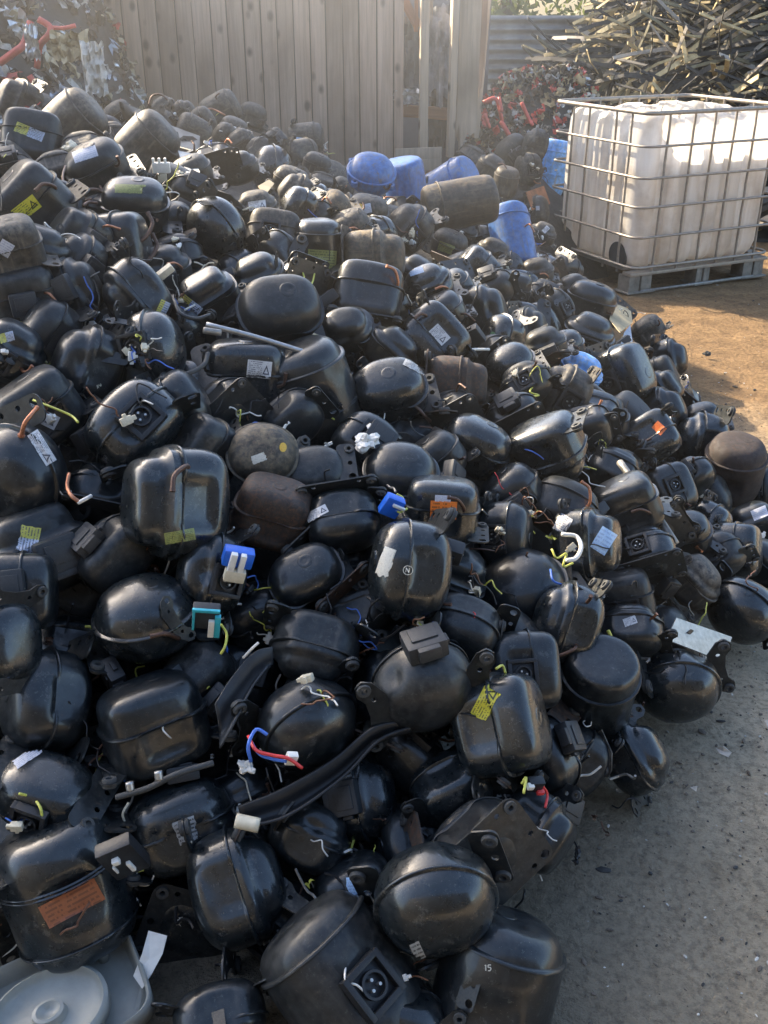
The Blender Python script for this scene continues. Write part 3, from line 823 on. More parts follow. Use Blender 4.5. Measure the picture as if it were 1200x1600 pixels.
def cam_basis(u, v):
    f = ray(u, v).normalized(); r = f.cross(Vector((0, 0, 1))).normalized(); up = r.cross(f).normalized(); return f, r, up
def build(q, idx):
    g = random.Random(idx*17+3)
    f, r, up = cam_basis(q['u'], q['v'])
    if not q['nick'] and g.random() < .34:
        q['t'] = g.choice([-58, -42, -30]); q['f'] = q['f'].replace('f', g.choice(['F', 'f', 'G']))
    a, t, s = R(q['a']), R(q['t']), R(q['s'])
    ax = (r*math.sin(a)+up*math.cos(a))*math.cos(t) - f*math.sin(t)
    ax.normalize(); pp = (r*math.cos(a)-up*math.sin(a)).normalized(); th = ax.cross(pp)
    x = pp*math.cos(s)+th*math.sin(s); y = ax.cross(x)
    rot = Matrix((x, y, ax)).transposed()
    root = empty('compressor', cen(q)); root.rotation_mode = 'QUATERNION'; root.rotation_quaternion = rot.to_quaternion()
    sz = q['size']; kind = q['k']; ry, hh, qq, pe, zs = KINDS[kind]
    # T/C kinds: pixel width is the diameter
    root.scale = (sz, sz, sz)
    var = g.randrange(6) if kind in 'DB' else g.randrange(3)
    lo, li = shell_meshes(kind, var, q['m'])
    link('lower_shell', lo, root); link('lid', li, root)
    fit = q['f']
    if not q['nick']:
        rr_ = g.random()
        if g.random() < .25 and 'f' in fit: fit = fit.replace('f', 'fB')
        if rr_ < .14: fit += 'b'
        elif rr_ < .26: fit += 's'
        elif rr_ < .34: fit += 'o'
    fm = q['m'] if q['m'] in ('dusty', 'rust', 'brownblk', 'blue') else 'dull'
    if fm == 'brownblk': fm = 'dusty'
    def put(name, me, par, loc, e=(0, 0, 0), sc3=None):
        o = link(name, me, par, loc); o.rotation_euler = e
        if sc3: o.scale = (sc3,)*3
        return o
    if 'f' in fit or 'G' in fit:
        v_ = 1 if 'G' in fit else g.randrange(3)
        for sx in (1, -1):
            b = put('mounting_bracket', foot_mesh(v_, fm), root, (sx*.52, 0, -hh*.62), (0, g.uniform(-.1, .5)*sx, 0 if sx > 0 else PI))
            for (gx, gy) in FOOT_G[v_]:
                if g.random() < .75: put('rubber_grommet', grommet_mesh(), b, (gx, gy, 0))
    if 'F' in fit or 'B' in fit:
        b = put('base_plate', base_mesh(fm), root, (0, 0, -hh*.93), (0, 0, 0))
        for sx in (-1, 1):
            for sy in (-1, 1):
                if g.random() < .8: put('rubber_grommet', grommet_mesh(), b, (sx*.46, sy*.36, 0))
    yf = -.5*ry
    if 'b' in fit: put('terminal_cover', box_mesh('plasticg'), root, (g.uniform(-.1, .1), yf-.06, -.04), (g.uniform(-.1, .1), g.uniform(-.15, .15), 0))
    if 's' in fit or 'o' in fit:
        so = put('terminal_socket', socket_mesh(), root, (g.uniform(-.08, .08), yf-.01, -.08))
        put('terminal_pins', pins_mesh(), so, (0, 0, 0))
    if 'o' in fit:
        for k in range(3): put('plug', tab_mesh(g.choice(['white', 'plasticg', 'cream'])), root, (g.uniform(-.18, .18), yf-.09, g.uniform(-.18, .1)), (g.uniform(-1, 1), g.uniform(-1, 1), g.uniform(-1, 1)))
    if 'h' in fit:
        f2, _, _ = cam_basis(q['u'], q['v'])
        c0 = Vector((-.05, yf+.12, -hh*.72))
        bo = put('terminal_block', box_mesh('plastic'), root, c0+Vector((0, -.1, -.05)), (0, PI/2, 0), 1.0)
        put('plug', box_mesh('bluep'), bo, (.02, -.12, .12), (0, 0, 0), .55); put('plug', box_mesh('bluep'), bo, (-.02, -.12, -.10), (0, .2, 0), .5)
        for k in range(3): put('plug', tab_mesh('white'), bo, (g.uniform(-.1, .1), -.16, -.12+.09*k), (g.uniform(-.5, .5), .3, PI/2), 1.2)
    nP = fit.count('p')
    if nP == 0 and 'x' not in fit and g.random() < (.15 if q['nick'] else .4): nP = 1
    for k in range(nP):
        ang = R(-90+(-1)**k*g.uniform(22, 48)); px_, py_ = .47*math.cos(ang), .47*ry*math.sin(ang)
        put('pipe_stub', pipe_mesh(g.randrange(4), g.choice(['copper', 'dkcopper', 'dkcopper'])), root, (px_, py_, g.uniform(-.12, .12)), (0, 0, ang+PI/2))
    for k in range(fit.count('P')):
        put('pipe_stub', pipe_mesh(2, 'dkcopper'), root, (-.05+.3*k, -.2, hh*.72), (-1.2, 0, 0), 1.3)
    nW = 3 if 'w' in fit else (1 if ('x' not in fit and g.random() < .22) else 0)
    if 'ww' in fit: nW = 7
    for k in range(nW):
        cols = ['w_yellow', 'w_white', 'w_black', 'w_blue', 'w_brown', 'w_red', 'w_black', 'w_black', 'w_brown', 'w_black']
        w_ = put('wire', wire_mesh(g.randrange(8), g.choice(cols)), root, (g.uniform(-.12, .12), yf+.02, g.uniform(-.15, .08)), (g.uniform(-.6, .6), g.uniform(-1, 1), g.uniform(-.8, .8)))
    if 'w' in fit: put('plug', tab_mesh(g.choice(['white', 'cream'])), root, (g.uniform(-.1, .1), yf-.12, g.uniform(-.1, .1)), (g.uniform(-1, 1), g.uniform(-1, 1), g.uniform(-1, 1)), 1.2)
    if 'L' in fit:
        for k in range(4):
            aa = R(45+90*k+10)
            def lugf():
                bm = bmesh.new(); lathe(bm, [(.03, -.05), (.075, -.05), (.075, .05), (.03, .05), (.03, -.05)], 14); bx(bm, (-.09, 0, 0), (.12, .1, .05), bevel=.01)
                return finish(bm, 'lug', M['blue'], True, 35)
            put('lug', cached('lug', lugf), root, (.53*math.cos(aa), .5*math.sin(aa), .0), (0, .9*0, aa))
    if not q['nick'] and q['w'] > 40 and g.random() < .16 and q['v'] < 1000:
        decal(root, None, sz, (lo, li), cen(q), rot, q['u']+g.uniform(-.2, .2)*q['w'], q['v']-g.uniform(0, .2)*q['w'], q['w']*g.uniform(.2, .3), q['w']*g.uniform(.13, .2), g.uniform(-50, 50), S[g.choice(['white', 'pale', 'white', 'yelblue', 'silver'])], 'sticker', g.choice([None, 'torn']))
    if g.random() < .45 and 'x' not in fit and q['m'] != 'blue':
        aa = g.uniform(0, 2*PI)
        put('side_bracket', foot_mesh(g.randrange(3), fm), root, (.46*math.cos(aa), .5*ry*math.sin(aa), g.uniform(-.2, .2)), (g.uniform(.9, 1.5)*g.choice([-1, 1]), g.uniform(-.3, .3), aa+PI/2), .62)
    for dd in q['dec']:
        mt, u, v, w, h, ang, shp = dd
        w, h = w*1.12, h*1.12
        decal(root, None, sz, (lo, li), cen(q), rot, u, v, w, h, ang, S[mt], 'paint_mark' if mt in ('dot', 'gdot', 'chalk', 'green') and shp else 'sticker', shp)
    q['root'] = root; q['rot'] = rot; q['meshes'] = (lo, li)
    return root
for i, q in enumerate(K): build(q, i)

# writing stamped in white paint
def strokes(q, lines, u, v, s, ang, width, name='stamped_mark'):
    """painted strokes that follow the shell; lines in a unit box"""
    inv = (Matrix.Translation(cen(q)) @ q['rot'].to_4x4() @ Matrix.Scale(q['size'], 4)).inverted(); eye = inv @ EYE
    bm = bmesh.new(); ca, sa = math.cos(R(ang)), math.sin(R(ang))
    def onto(a, b):
        px, py = u+(a*ca-b*sa)*s, v+(a*sa+b*ca)*s
        d = (inv @ (EYE+ray(px, py)))-eye; d.normalize(); best = None
        for me in q['meshes']:
            h = bvh_of(me).ray_cast(eye, d)
            if h[0] is not None and (best is None or h[3] < best[3]): best = h
        if best is None: return None
        n_ = best[1] if best[1].dot(d) < 0 else -best[1]
        return best[0]+n_*.007
    for ln in lines:
        for (a, b) in zip(ln[:-1], ln[1:]):
            A, B = Vector(a), Vector(b); dr = (B-A); ln_ = dr.length
            if ln_ < 1e-6: continue
            nn = Vector((-dr.y, dr.x))/ln_*width
            qd = [onto(*(A+nn)), onto(*(B+nn)), onto(*(B-nn)), onto(*(A-nn))]
            if None in qd: continue
            bm.faces.new([bm.verts.new(x) for x in qd])
    me = bpy.data.meshes.new(name); bm.to_mesh(me); bm.free(); me.materials.append(S['chalk'])
    return link(name, me, q['root'])
circ = [[(.5*math.cos(2*PI*k/20), .5*math.sin(2*PI*k/20)) for k in range(21)]]
letN = [[(-.2, .25), (-.2, -.25), (.18, .25), (.18, -.25)]]
strokes(K[11], circ+letN, 637, 891, 14, 8, .045)
strokes(K[2], [[(-.55, -.35), (-.4, -.5), (-.4, .5)], [(.5, -.5), (0, -.5), (0, -.05), (.4, -.1), (.5, .2), (.35, .5), (0, .5)]], 763, 1512, 9, 0, .09)

# ------------------------------------------------------------------ half-buried layer between them
g = random.Random(99); fillers = []
allp = [(cen(q), q['size']) for q in K]
tries = 0
while tries < 6000 and len(fillers) < 62:
    tries += 1
    u, v = g.uniform(-30, 1215), 150+1450*g.random()**1.0
    d = hit_depth(u, v)
    if d is None or d > 6.2: continue
    p0 = EYE+ray(u, v)*d
    if H(p0.x, p0.y) < .16: continue
    sz = g.uniform(.17, .21); p = p0+Vector((0, 0, -.07))+ray(u, v).normalized()*.07
    if all((p-a).length > (sz+s)*.5*.74 for a, s in allp):
        allp.append((p, sz)); pr = p-EYE; dd = pr.dot(FWD)
        q = dict(u=600+FPX*pr.dot(RGT)/dd, v=800-FPX*pr.dot(UPV)/dd, w=sz*FPX/dd, k=g.choice('DDDRB'), a=g.uniform(-180, 180), t=g.choice([-40, 10, 20, 30, 50]), s=g.uniform(-30, 30), m=g.choice(['satin', 'dull', 'gloss', 'dull'] if v > 330 else ['dusty', 'dull']), f=g.choice(['f', 'F', 'fp', 'fw', 'fs']), nick=None, dec=(), dz=0, d=dd, size=sz)
        fillers.append(q)
for i, q in enumerate(fillers):
    o = build(q, 1000+i)
    tag(o, 'black compressor mostly buried in the heap, only slivers showing between others', 'compressor', 'half-buried compressors under the top layer')
print('compressors', len(K), 'fillers', len(fillers))

# ------------------------------------------------------------------ labels
ADJ = {'gloss': 'glossy black', 'satin': 'satin black', 'dull': 'dull black', 'dusty': 'dusty dark grey', 'rust': 'rusty brown', 'matte': 'matt brown-black', 'brownblk': 'brown-dusted black', 'plasticish': 'plain dark', 'blue': 'blue', 'bluewhite': 'pale blue'}
def wc(s): return len(s.split())
anchors = [q for q in K if q['nick'] and wc(q['nick']) <= 9 and (q['nick'].startswith('with') or q['nick'].startswith('bearing'))]
used = set()
def direction(q, a):
    dx, dy = q['u']-a['u'], q['v']-a['v']; an = (math.degrees(math.atan2(dy, dx))+360) % 360
    return ['right of', 'below and right of', 'below', 'below and left of', 'left of', 'above and left of', 'above', 'above and right of'][int((an+22.5)//45) % 8]
for q in K:
    o = q['root']
    if q['nick']:
        a_ = ADJ[q['m']]
        if q['m'] in ('blue', 'bluewhite') or q['nick'].split()[0] in ('rusty', 'brown', 'tan,', 'long,') : lab = 'compressor ' + q['nick']
        else: lab = a_+' compressor '+q['nick']
        grp = 'blue compressors by the caged tank' if q['m'] == 'blue' else 'scrap compressors in the heap'
    else:
        cand = sorted(anchors, key=lambda a: math.hypot(a['u']-q['u'], a['v']-q['v']))
        lab = None
        for a in cand[:6]:
            for pre in (ADJ[q['m']]+' compressor ', ('boxy ' if q['k'] == 'B' else 'rounded ')+ADJ[q['m']]+' one '):
                L_ = pre+direction(q, a)+' the one '+a['nick']
                if L_ not in used and wc(L_) <= 16: lab = L_; break
            if lab: break
        grp = 'scrap compressors in the heap'
    assert lab and lab not in used, (q['u'], q['v'], lab)
    used.add(lab)
    if wc(lab) > 16: print('LONG', lab)
    tag(o, lab, 'compressor', grp)
# ------------------------------------------------------------------ ground
def terrain_h(x, y):
    h = -.004
    return h
def ground_mat():
    m, n, b, o = nt('yard_ground')
    tc = N(n, 'ShaderNodeTexCoord'); sx = N(n, 'ShaderNodeSeparateXYZ'); L(n, tc.outputs['Object'], sx.inputs[0])
    n1 = noise_n(n, 1.1, 6, .6); n2 = noise_n(n, 7, 8, .7); n3 = noise_n(n, 60, 6, .7); n4 = noise_n(n, 260, 4, .7)
    grey = mixc(n, ramp(n, n2, [(.3, 0.0), (.7, 1.0)]), (.44, .365, .255), (.74, .62, .44))
    grey = mixc(n, ramp(n, n1, [(.40, 0.0), (.60, .9)]), grey, (.66, .56, .41))
    brown = mixc(n, ramp(n, n2, [(.3, 0.0), (.7, 1.0)]), (.19, .115, .055), (.44, .28, .135))
    yy = math_n(n, 'ADD', sx.outputs[1], math_n(n, 'MULTIPLY', n1, 1.6))
    f = N(n, 'ShaderNodeMapRange'); L(n, yy, f.inputs[0]); f.inputs[1].default_value = 4.0; f.inputs[2].default_value = 5.4
    col = mixc(n, f.outputs[0], grey, brown)
    dk = ramp(n, n3, [(.30, .45), (.55, 1.0)])
    mm = N(n, 'ShaderNodeMix', data_type='RGBA', blend_type='MULTIPLY'); mm.inputs[0].default_value = 1; L(n, col, mm.inputs[6]); L(n, dk, mm.inputs[7])
    col = mm.outputs[2]
    # oily black stain towards the heap
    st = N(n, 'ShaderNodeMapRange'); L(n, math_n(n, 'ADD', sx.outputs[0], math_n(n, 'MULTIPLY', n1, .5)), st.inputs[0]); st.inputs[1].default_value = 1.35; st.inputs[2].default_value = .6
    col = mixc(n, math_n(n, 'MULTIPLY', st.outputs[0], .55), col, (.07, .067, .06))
    fl = ramp(n, n4, [(.68, 0.0), (.74, 1.0)])
    col = mixc(n, math_n(n, 'MULTIPLY', fl, .45), col, (.5, .47, .42))
    L(n, col, b.inputs['Base Color']); b.inputs['Roughness'].default_value = .82; b.inputs['Specular IOR Level'].default_value = .3
    h = math_n(n, 'ADD', math_n(n, 'MULTIPLY', n2, 4.0), math_n(n, 'ADD', math_n(n, 'MULTIPLY', n3, 1.2), math_n(n, 'MULTIPLY', n4, .35)))
    bump(n, b, h, 1.0, .022)
    return m
bm = bmesh.new()
def gz(x, y):
    return mnoise.noise(Vector((x*1.3, y*1.3, 0)))*.012 + mnoise.noise(Vector((x*5, y*5, 3)))*.006
xs = [-60, -25, -10, -6]+[-4+.12*i for i in range(84)]+[6.5, 9, 14, 30, 60]
ys = [-40, -15, -5, -2]+[0+.12*i for i in range(84)]+[10.6, 12, 16, 25, 60, 120]
gr = [[bm.verts.new((x, y, gz(x, y)-.012)) for y in ys] for x in xs]
for i in range(len(xs)-1):
    for j in range(len(ys)-1): bm.faces.new((gr[i][j], gr[i+1][j], gr[i+1][j+1], gr[i][j+1]))
tag(link('ground', finish(bm, 'ground', ground_mat())), kind='structure')

# dark fill under the compressors: near-black to put shade into the gaps
def sub_mat():
    m, n, b, o = nt('shaded_gap_fill')
    f = noise_n(n, 25, 8, .7); col = mixc(n, ramp(n, f, [(.35, 0.0), (.75, 1.0)]), (.006, .006, .006), (.04, .036, .03))
    L(n, col, b.inputs['Base Color']); b.inputs['Roughness'].default_value = .7; bump(n, b, f, 1.0, .02)
    return m
bm = bmesh.new(); allq = K+fillers
QP = np.array([tuple(cen(q)) for q in allq]); QS = np.array([q['size'] for q in allq])
xs = [-3.6+.08*i for i in range(66)]; ys = [.5+.08*i for i in range(105)]; gr = {}
for i, x in enumerate(xs):
    for j, y in enumerate(ys):
        z = H(x, y)-.15
        dd = np.hypot(QP[:, 0]-x, QP[:, 1]-y); k = dd < .16
        if k.any(): z = min(z, float((QP[k, 2]-.42*QS[k]).min()))
        if y > 5.2: z = max(z, min(.62, H(x, y)-.10)) if x < .8 else z
        z += mnoise.noise(Vector((x*6, y*6, 0)))*.03
        if H(x, y) < .30 and y < 6: z -= (.30-H(x, y))*1.2
        gr[i, j] = bm.verts.new((x, y, max(z, -.08)))
for i in range(len(xs)-1):
    for j in range(len(ys)-1):
        q4 = (gr[i, j], gr[i+1, j], gr[i+1, j+1], gr[i, j+1])
        if all(v.co.z <= -.079 for v in q4): continue
        bm.faces.new(q4)
for v in [v for v in bm.verts if not v.link_faces]: bm.verts.remove(v)
tag(link('dark_gap_mound', finish(bm, 'dark_gap_mound', sub_mat())), kind='structure')

# ------------------------------------------------------------------ caged tank
def tank():
    A = Vector((1.63, 6.52, 0)); Lx = Vector((-.43, .90, 0)).normalized(); Rx = Vector((.90, .43, 0)).normalized()
    W, Dp, Ht = 1.19, 1.02, 1.16
    root = empty('caged_tank', A+Lx*Dp/2+Rx*W/2); root.rotation_euler = (0, 0, math.atan2(Rx.y, Rx.x))
    tag(root, 'white plastic liquid tank with a cut open top in a steel cage on a pallet', 'tank')
    hw, hd = W/2, Dp/2
    # bottle: ribbed translucent walls, top cut away
    m, n, b, o = nt('translucent_tank_plastic')
    f = noise_n(n, 3.5, 6, .6); tcn = N(n, 'ShaderNodeTexCoord'); mp = N(n, 'ShaderNodeMapping'); mp.inputs['Scale'].default_value = (9, 9, .8); L(n, tcn.outputs['Object'], mp.inputs[0])
    t2 = N(n, 'ShaderNodeTexNoise'); t2.inputs['Scale'].default_value = 1.5; t2.inputs['Detail'].default_value = 5; L(n, mp.outputs[0], t2.inputs['Vector'])
    col = mixc(n, ramp(n, t2.outputs['Fac'], [(.38, 0.0), (.72, 1.0)]), (.90, .87, .82), (.68, .62, .54))
    col = mixc(n, ramp(n, f, [(.50, 0.0), (.75, .65)]), col, (.40, .31, .22))
    L(n, col, b.inputs['Base Color']); b.inputs['Roughness'].default_value = .42
    tr = N(n, 'ShaderNodeBsdfTranslucent'); L(n, col, tr.inputs[0]); mx = N(n, 'ShaderNodeMixShader'); mx.inputs[0].default_value = .5
    L(n, b.outputs[0], mx.inputs[1]); L(n, tr.outputs[0], mx.inputs[2]); L(n, mx.outputs[0], o.inputs[0])
    bump(n, b, f, .3, .01)
    bm = bmesh.new(); bw, bd = hw-.045, hd-.045
    per = []; ns = 60
    def corner(cx, cy, a0, r=.11):
        return [(cx+r*math.cos(R(a0+90*k/6)), cy+r*math.sin(R(a0+90*k/6))) for k in range(7)]
    def edge(p, q_, nrm, nr):
        out = []
        for k in range(1, ns):
            t = k/ns; x = p[0]+(q_[0]-p[0])*t; y = p[1]+(q_[1]-p[1])*t
            ph = (t*nr) % 1.0; dpt = .034*max(0, math.sin(ph*2*PI))**.6 if math.sin(ph*2*PI) > 0 else 0
            out.append((x-nrm[0]*dpt, y-nrm[1]*dpt))
        return out
    r = .11
    c1, c2, c3, c4 = corner(bw-r, bd-r, 0), corner(-bw+r, bd-r, 90), corner(-bw+r, -bd+r, 180), corner(bw-r, -bd+r, 270)
    per = c1+edge(c1[-1], c2[0], (0, 1), 5)+c2+edge(c2[-1], c3[0], (-1, 0), 4)+c3+edge(c3[-1], c4[0], (0, -1), 5)+c4+edge(c4[-1], c1[0], (1, 0), 4)
    zs = [.15, .16, .19, .25, .45, .65, .8, .93, 1.01, 1.06, 1.09, 1.105]
    ins = [.10, .05, .02, 0, 0, 0, 0, 0, .004, .014, .035, .07]
    rings = []
    for z, i_ in zip(zs, ins):
        rg = []
        for (x, y) in per:
            k = 1-i_/max(.3, math.hypot(x, y)); wv = mnoise.noise(Vector((x*4, y*4, z*2)))*.012
            zt = z
            if z > 1.03: zt = z-.05*max(0, mnoise.noise(Vector((x*5, y*5, 9)))+.1)
            rg.append(bm.verts.new((x*k*(1+wv), y*k*(1+wv), zt)))
        rings.append(rg)
    for i in range(len(rings)-1):
        for k in range(len(per)): bm.faces.new((rings[i][k], rings[i][(k+1) % len(per)], rings[i+1][(k+1) % len(per)], rings[i+1][k]))
    bm.faces.new(rings[0])
    bo = link('bottle', finish(bm, 'bottle', m, True, 60), root)
    # cage
    def ring(z, rad, name):
        bm = bmesh.new(); o_ = .0; rc = .07
        pts = []
        for cx, cy, a0 in ((hw-rc, hd-rc, 0), (-hw+rc, hd-rc, 90), (-hw+rc, -hd+rc, 180), (hw-rc, -hd+rc, 270)):
            for k in range(5): a = R(a0+22.5*k); pts.append((cx+rc*math.cos(a), cy+rc*math.sin(a), z))
        pts.append(pts[0]); pts.append(pts[1]); tube(bm, pts, rad, 8)
        link(name, finish(bm, name, M['cage'], True, 60), root)
    for z in (.37, .56, .74, .93): ring(z, .0085, 'cage_hoop')
    ring(.175, .010, 'cage_hoop'); ring(1.125, .014, 'cage_rim')
    def upright(x, y, bow):
        bm = bmesh.new(); g = random.Random(int(x*100+y*1000))
        nx_, ny_ = (1 if abs(abs(x)-hw) < .03 else 0)*math.copysign(1, x), (1 if abs(abs(y)-hd) < .03 else 0)*math.copysign(1, y)
        pts = [(x-nx_*(.012+g.uniform(0, .006)), y-ny_*(.012+g.uniform(0, .006)), z) for z in (.12, .17, .27, .37, .46, .56, .65, .74, .83, .93, 1.03, 1.10, 1.125)]
        tube(bm, pts, .008, 8); link('cage_upright', finish(bm, 'cage_upright', M['cage'], True, 60), root)
    for y in (-hd+.0, hd):
        for x in (-.42, -.22, -.05, .12, .29, .46): upright(x, y, 0)
    for x in (-hw, hw):
        for y in (-.33, -.17, .12, .30): upright(x, y, 0)
    # pallet: deck frame, corner feet, middle feet
    bm = bmesh.new()
    for y in (-hd+.05, hd-.05): bx(bm, (0, y, .13), (W+.01, .09, .022), bevel=.004)
    for x in (-hw+.05, hw-.05): bx(bm, (x, 0, .155), (.09, Dp-.2, .02), bevel=.004)
    bx(bm, (0, 0, .142), (W-.2, Dp-.25, .008))
    link('pallet_deck', finish(bm, 'pallet_deck', M['cage'], True, 35), root)
    for x in (-hw+.10, 0.04, hw-.10):
        for y in (-hd+.08, hd-.08):
            bm = bmesh.new(); wd = .20 if abs(x) > .1 else .13
            for k in range(4): bx(bm, (x-wd/2+wd*(k+.5)/4, y, .06), (wd/4-.004, .12-.02*(k % 2), .115), bevel=.006)
            bx(bm, (x, y, .008), (wd+.03, .15, .012), bevel=.003)
            link('pallet_foot', finish(bm, 'pallet_foot', M['palfoot'], True, 35), root)
    for y in (-hd+.02, hd-.02):
        bm = bmesh.new(); tube(bm, [(-hw+.1, y, .012), (hw-.1, y, .012)], .011, 8); link('pallet_skid', finish(bm, 'pallet_skid', M['dullsteel']), root)
    bm = bmesh.new(); lathe(bm, [(.0, .0), (.075, 0), (.085, .02), (.085, .05), (0.0, .055)], 20, mat=Matrix.Translation((-hw+.09, -.28+.0, .22)) @ Matrix.Rotation(R(-90), 4, 'Y'))
    link('outlet_cap', finish(bm, 'outlet_cap', M['plasticg'], True, 40), root)
    # something thrown into the open top
    g = random.Random(4)
    for k in range(14):
        bm = bmesh.new(); L_ = g.uniform(.2, .5); w = g.uniform(.02, .05)
        a, e = g.uniform(0, PI), g.uniform(-.3, .5)
        mt = Matrix.Rotation(a, 4, 'Z') @ Matrix.Rotation(e, 4, 'Y')
        bx(bm, (0, 0, 0), (L_, w, .012), mt, .003)
        o2 = link('cladding_offcut', finish(bm, 'cladding_offcut', M['w_white'] if k % 4 == 0 else (M['papier'] if k % 3 == 0 else M['dkscrap']), False), None, root.matrix_basis @ Vector((0, 0, 0)) if False else None)
        off = Vector((g.uniform(-.25, .3), g.uniform(-.25, .25), g.uniform(.86, .97)))
        ang = root.rotation_euler.z
        o2.location = root.location+Vector((off.x*math.cos(ang)-off.y*math.sin(ang), off.x*math.sin(ang)+off.y*math.cos(ang), off.z))
        tag(o2, 'scrap offcut thrown into the open top of the caged tank', 'scrap', 'offcuts inside the caged tank')
    bm = bmesh.new(); bx(bm, (0, 0, 0), (W-.28, Dp-.28, .04)); 
    for v in bm.verts: pass
    o3 = link('scrap_bed', finish(bm, 'scrap_bed', M['dkscrap'], False)); o3.location = root.location+Vector((0, 0, .84)); o3.rotation_euler = root.rotation_euler
    tag(o3, 'dark scrap filling the caged tank just below its rim', 'scrap', kind='stuff')
tank()

# ------------------------------------------------------------------ timber shed
def wood_mat(name, c1, c2, knots=True, sun=.0):
    m, n, b, o = nt(name)
    tc = N(n, 'ShaderNodeTexCoord'); gm = N(n, 'ShaderNodeNewGeometry'); cv = N(n, 'ShaderNodeCombineXYZ')
    rr = math_n(n, 'MULTIPLY', gm.outputs['Random Per Island'], 50.0); L(n, rr, cv.inputs[0]); L(n, rr, cv.inputs[2])
    va = N(n, 'ShaderNodeVectorMath', operation='ADD'); L(n, tc.outputs['Object'], va.inputs[0]); L(n, cv.outputs[0], va.inputs[1])
    def nz(scl, detail, s=1):
        mp = N(n, 'ShaderNodeMapping'); mp.inputs['Scale'].default_value = scl; L(n, va.outputs[0], mp.inputs[0])
        t = N(n, 'ShaderNodeTexNoise'); t.inputs['Scale'].default_value = s; t.inputs['Detail'].default_value = detail; t.inputs['Distortion'].default_value = .6; L(n, mp.outputs[0], t.inputs['Vector']); return t.outputs['Fac']
    grain = nz((60, 60, 2.2), 5); soft = nz((9, 9, 1.2), 4); stain = nz((2.2, 2.2, 1.1), 5)
    col = mixc(n, ramp(n, soft, [(.3, 0.0), (.7, 1.0)]), c1, c2)
    col = mixc(n, math_n(n, 'MULTIPLY', ramp(n, grain, [(.42, 0.0), (.62, 1.0)]), .35), col, tuple(x*.42 for x in c1))
    col = mixc(n, ramp(n, stain, [(.48, 0.0), (.72, .75)]), col, tuple(x*.38 for x in c1))
    pr = math_n(n, 'MULTIPLY_ADD', gm.outputs['Random Per Island'], .45); pr.node.inputs[2].default_value = .78
    mm = N(n, 'ShaderNodeMix', data_type='RGBA', blend_type='MULTIPLY'); mm.inputs[0].default_value = 1; L(n, col, mm.inputs[6]); L(n, pr, mm.inputs[7]); col = mm.outputs[2]
    if knots:
        mp = N(n, 'ShaderNodeMapping'); mp.inputs['Scale'].default_value = (7.4, .01, 4.6); L(n, va.outputs[0], mp.inputs[0])
        vo = N(n, 'ShaderNodeTexVoronoi'); vo.inputs['Scale'].default_value = 1; L(n, mp.outputs[0], vo.inputs['Vector'])
        kn = ramp(n, math_n(n, 'ADD', vo.outputs['Distance'], math_n(n, 'MULTIPLY', math_n(n, 'SUBTRACT', soft, .5), .12)), [(.08, 1.0), (.22, 0.0)])
        col = mixc(n, math_n(n, 'MULTIPLY', kn, .9), col, (.035, .028, .024))
    L(n, col, b.inputs['Base Color']); b.inputs['Roughness'].default_value = .75; b.inputs['Specular IOR Level'].default_value = .3
    bump(n, b, grain, .5, .003)
    return m
WD = wood_mat('weathered_boards', (.31, .215, .155), (.44, .325, .245))
WP = wood_mat('pale_split_boards', (.42, .33, .24), (.56, .45, .33))
WO = wood_mat('orange_timber', (.26, .12, .06), (.36, .18, .09), False)
WY = 8.3
shed = empty('timber_shed', (-1.0, WY, 0)); tag(shed, 'weathered grey board wall of a shed standing behind the heap', 'shed')
shed_off = Vector((-1.0, WY, 0))
g = random.Random(12); bm = bmesh.new(); x = -2.09
while x < .12:
    w = g.uniform(.118, .142)
    if x+w > .10: w = .155-x
    xc = x+w/2; top = 1.95 if xc > -1.6 else 2.4-.8*(xc+1.6)
    mt = Matrix.Translation(Vector((xc, WY+g.uniform(-.004, .004), top/2-.05))-shed_off) @ Matrix.Rotation(g.uniform(-.004, .004), 4, 'Y') @ Matrix.Rotation(g.uniform(-.03, .03), 4, 'Z')
    bx(bm, (0, 0, 0), (w-.010, .02, top+g.uniform(-.02, .02)), mt, .0025); x += w
link('board_wall', finish(bm, 'board_wall', WD, True, 30), shed)
bm = bmesh.new(); bx(bm, (.03, .03, .95), (2.2, .012, 1.9)); link('backing_sheet', finish(bm, 'backing_sheet', M['dkscrap'], False), shed)  # added dark sheet so no sky shows between the boards
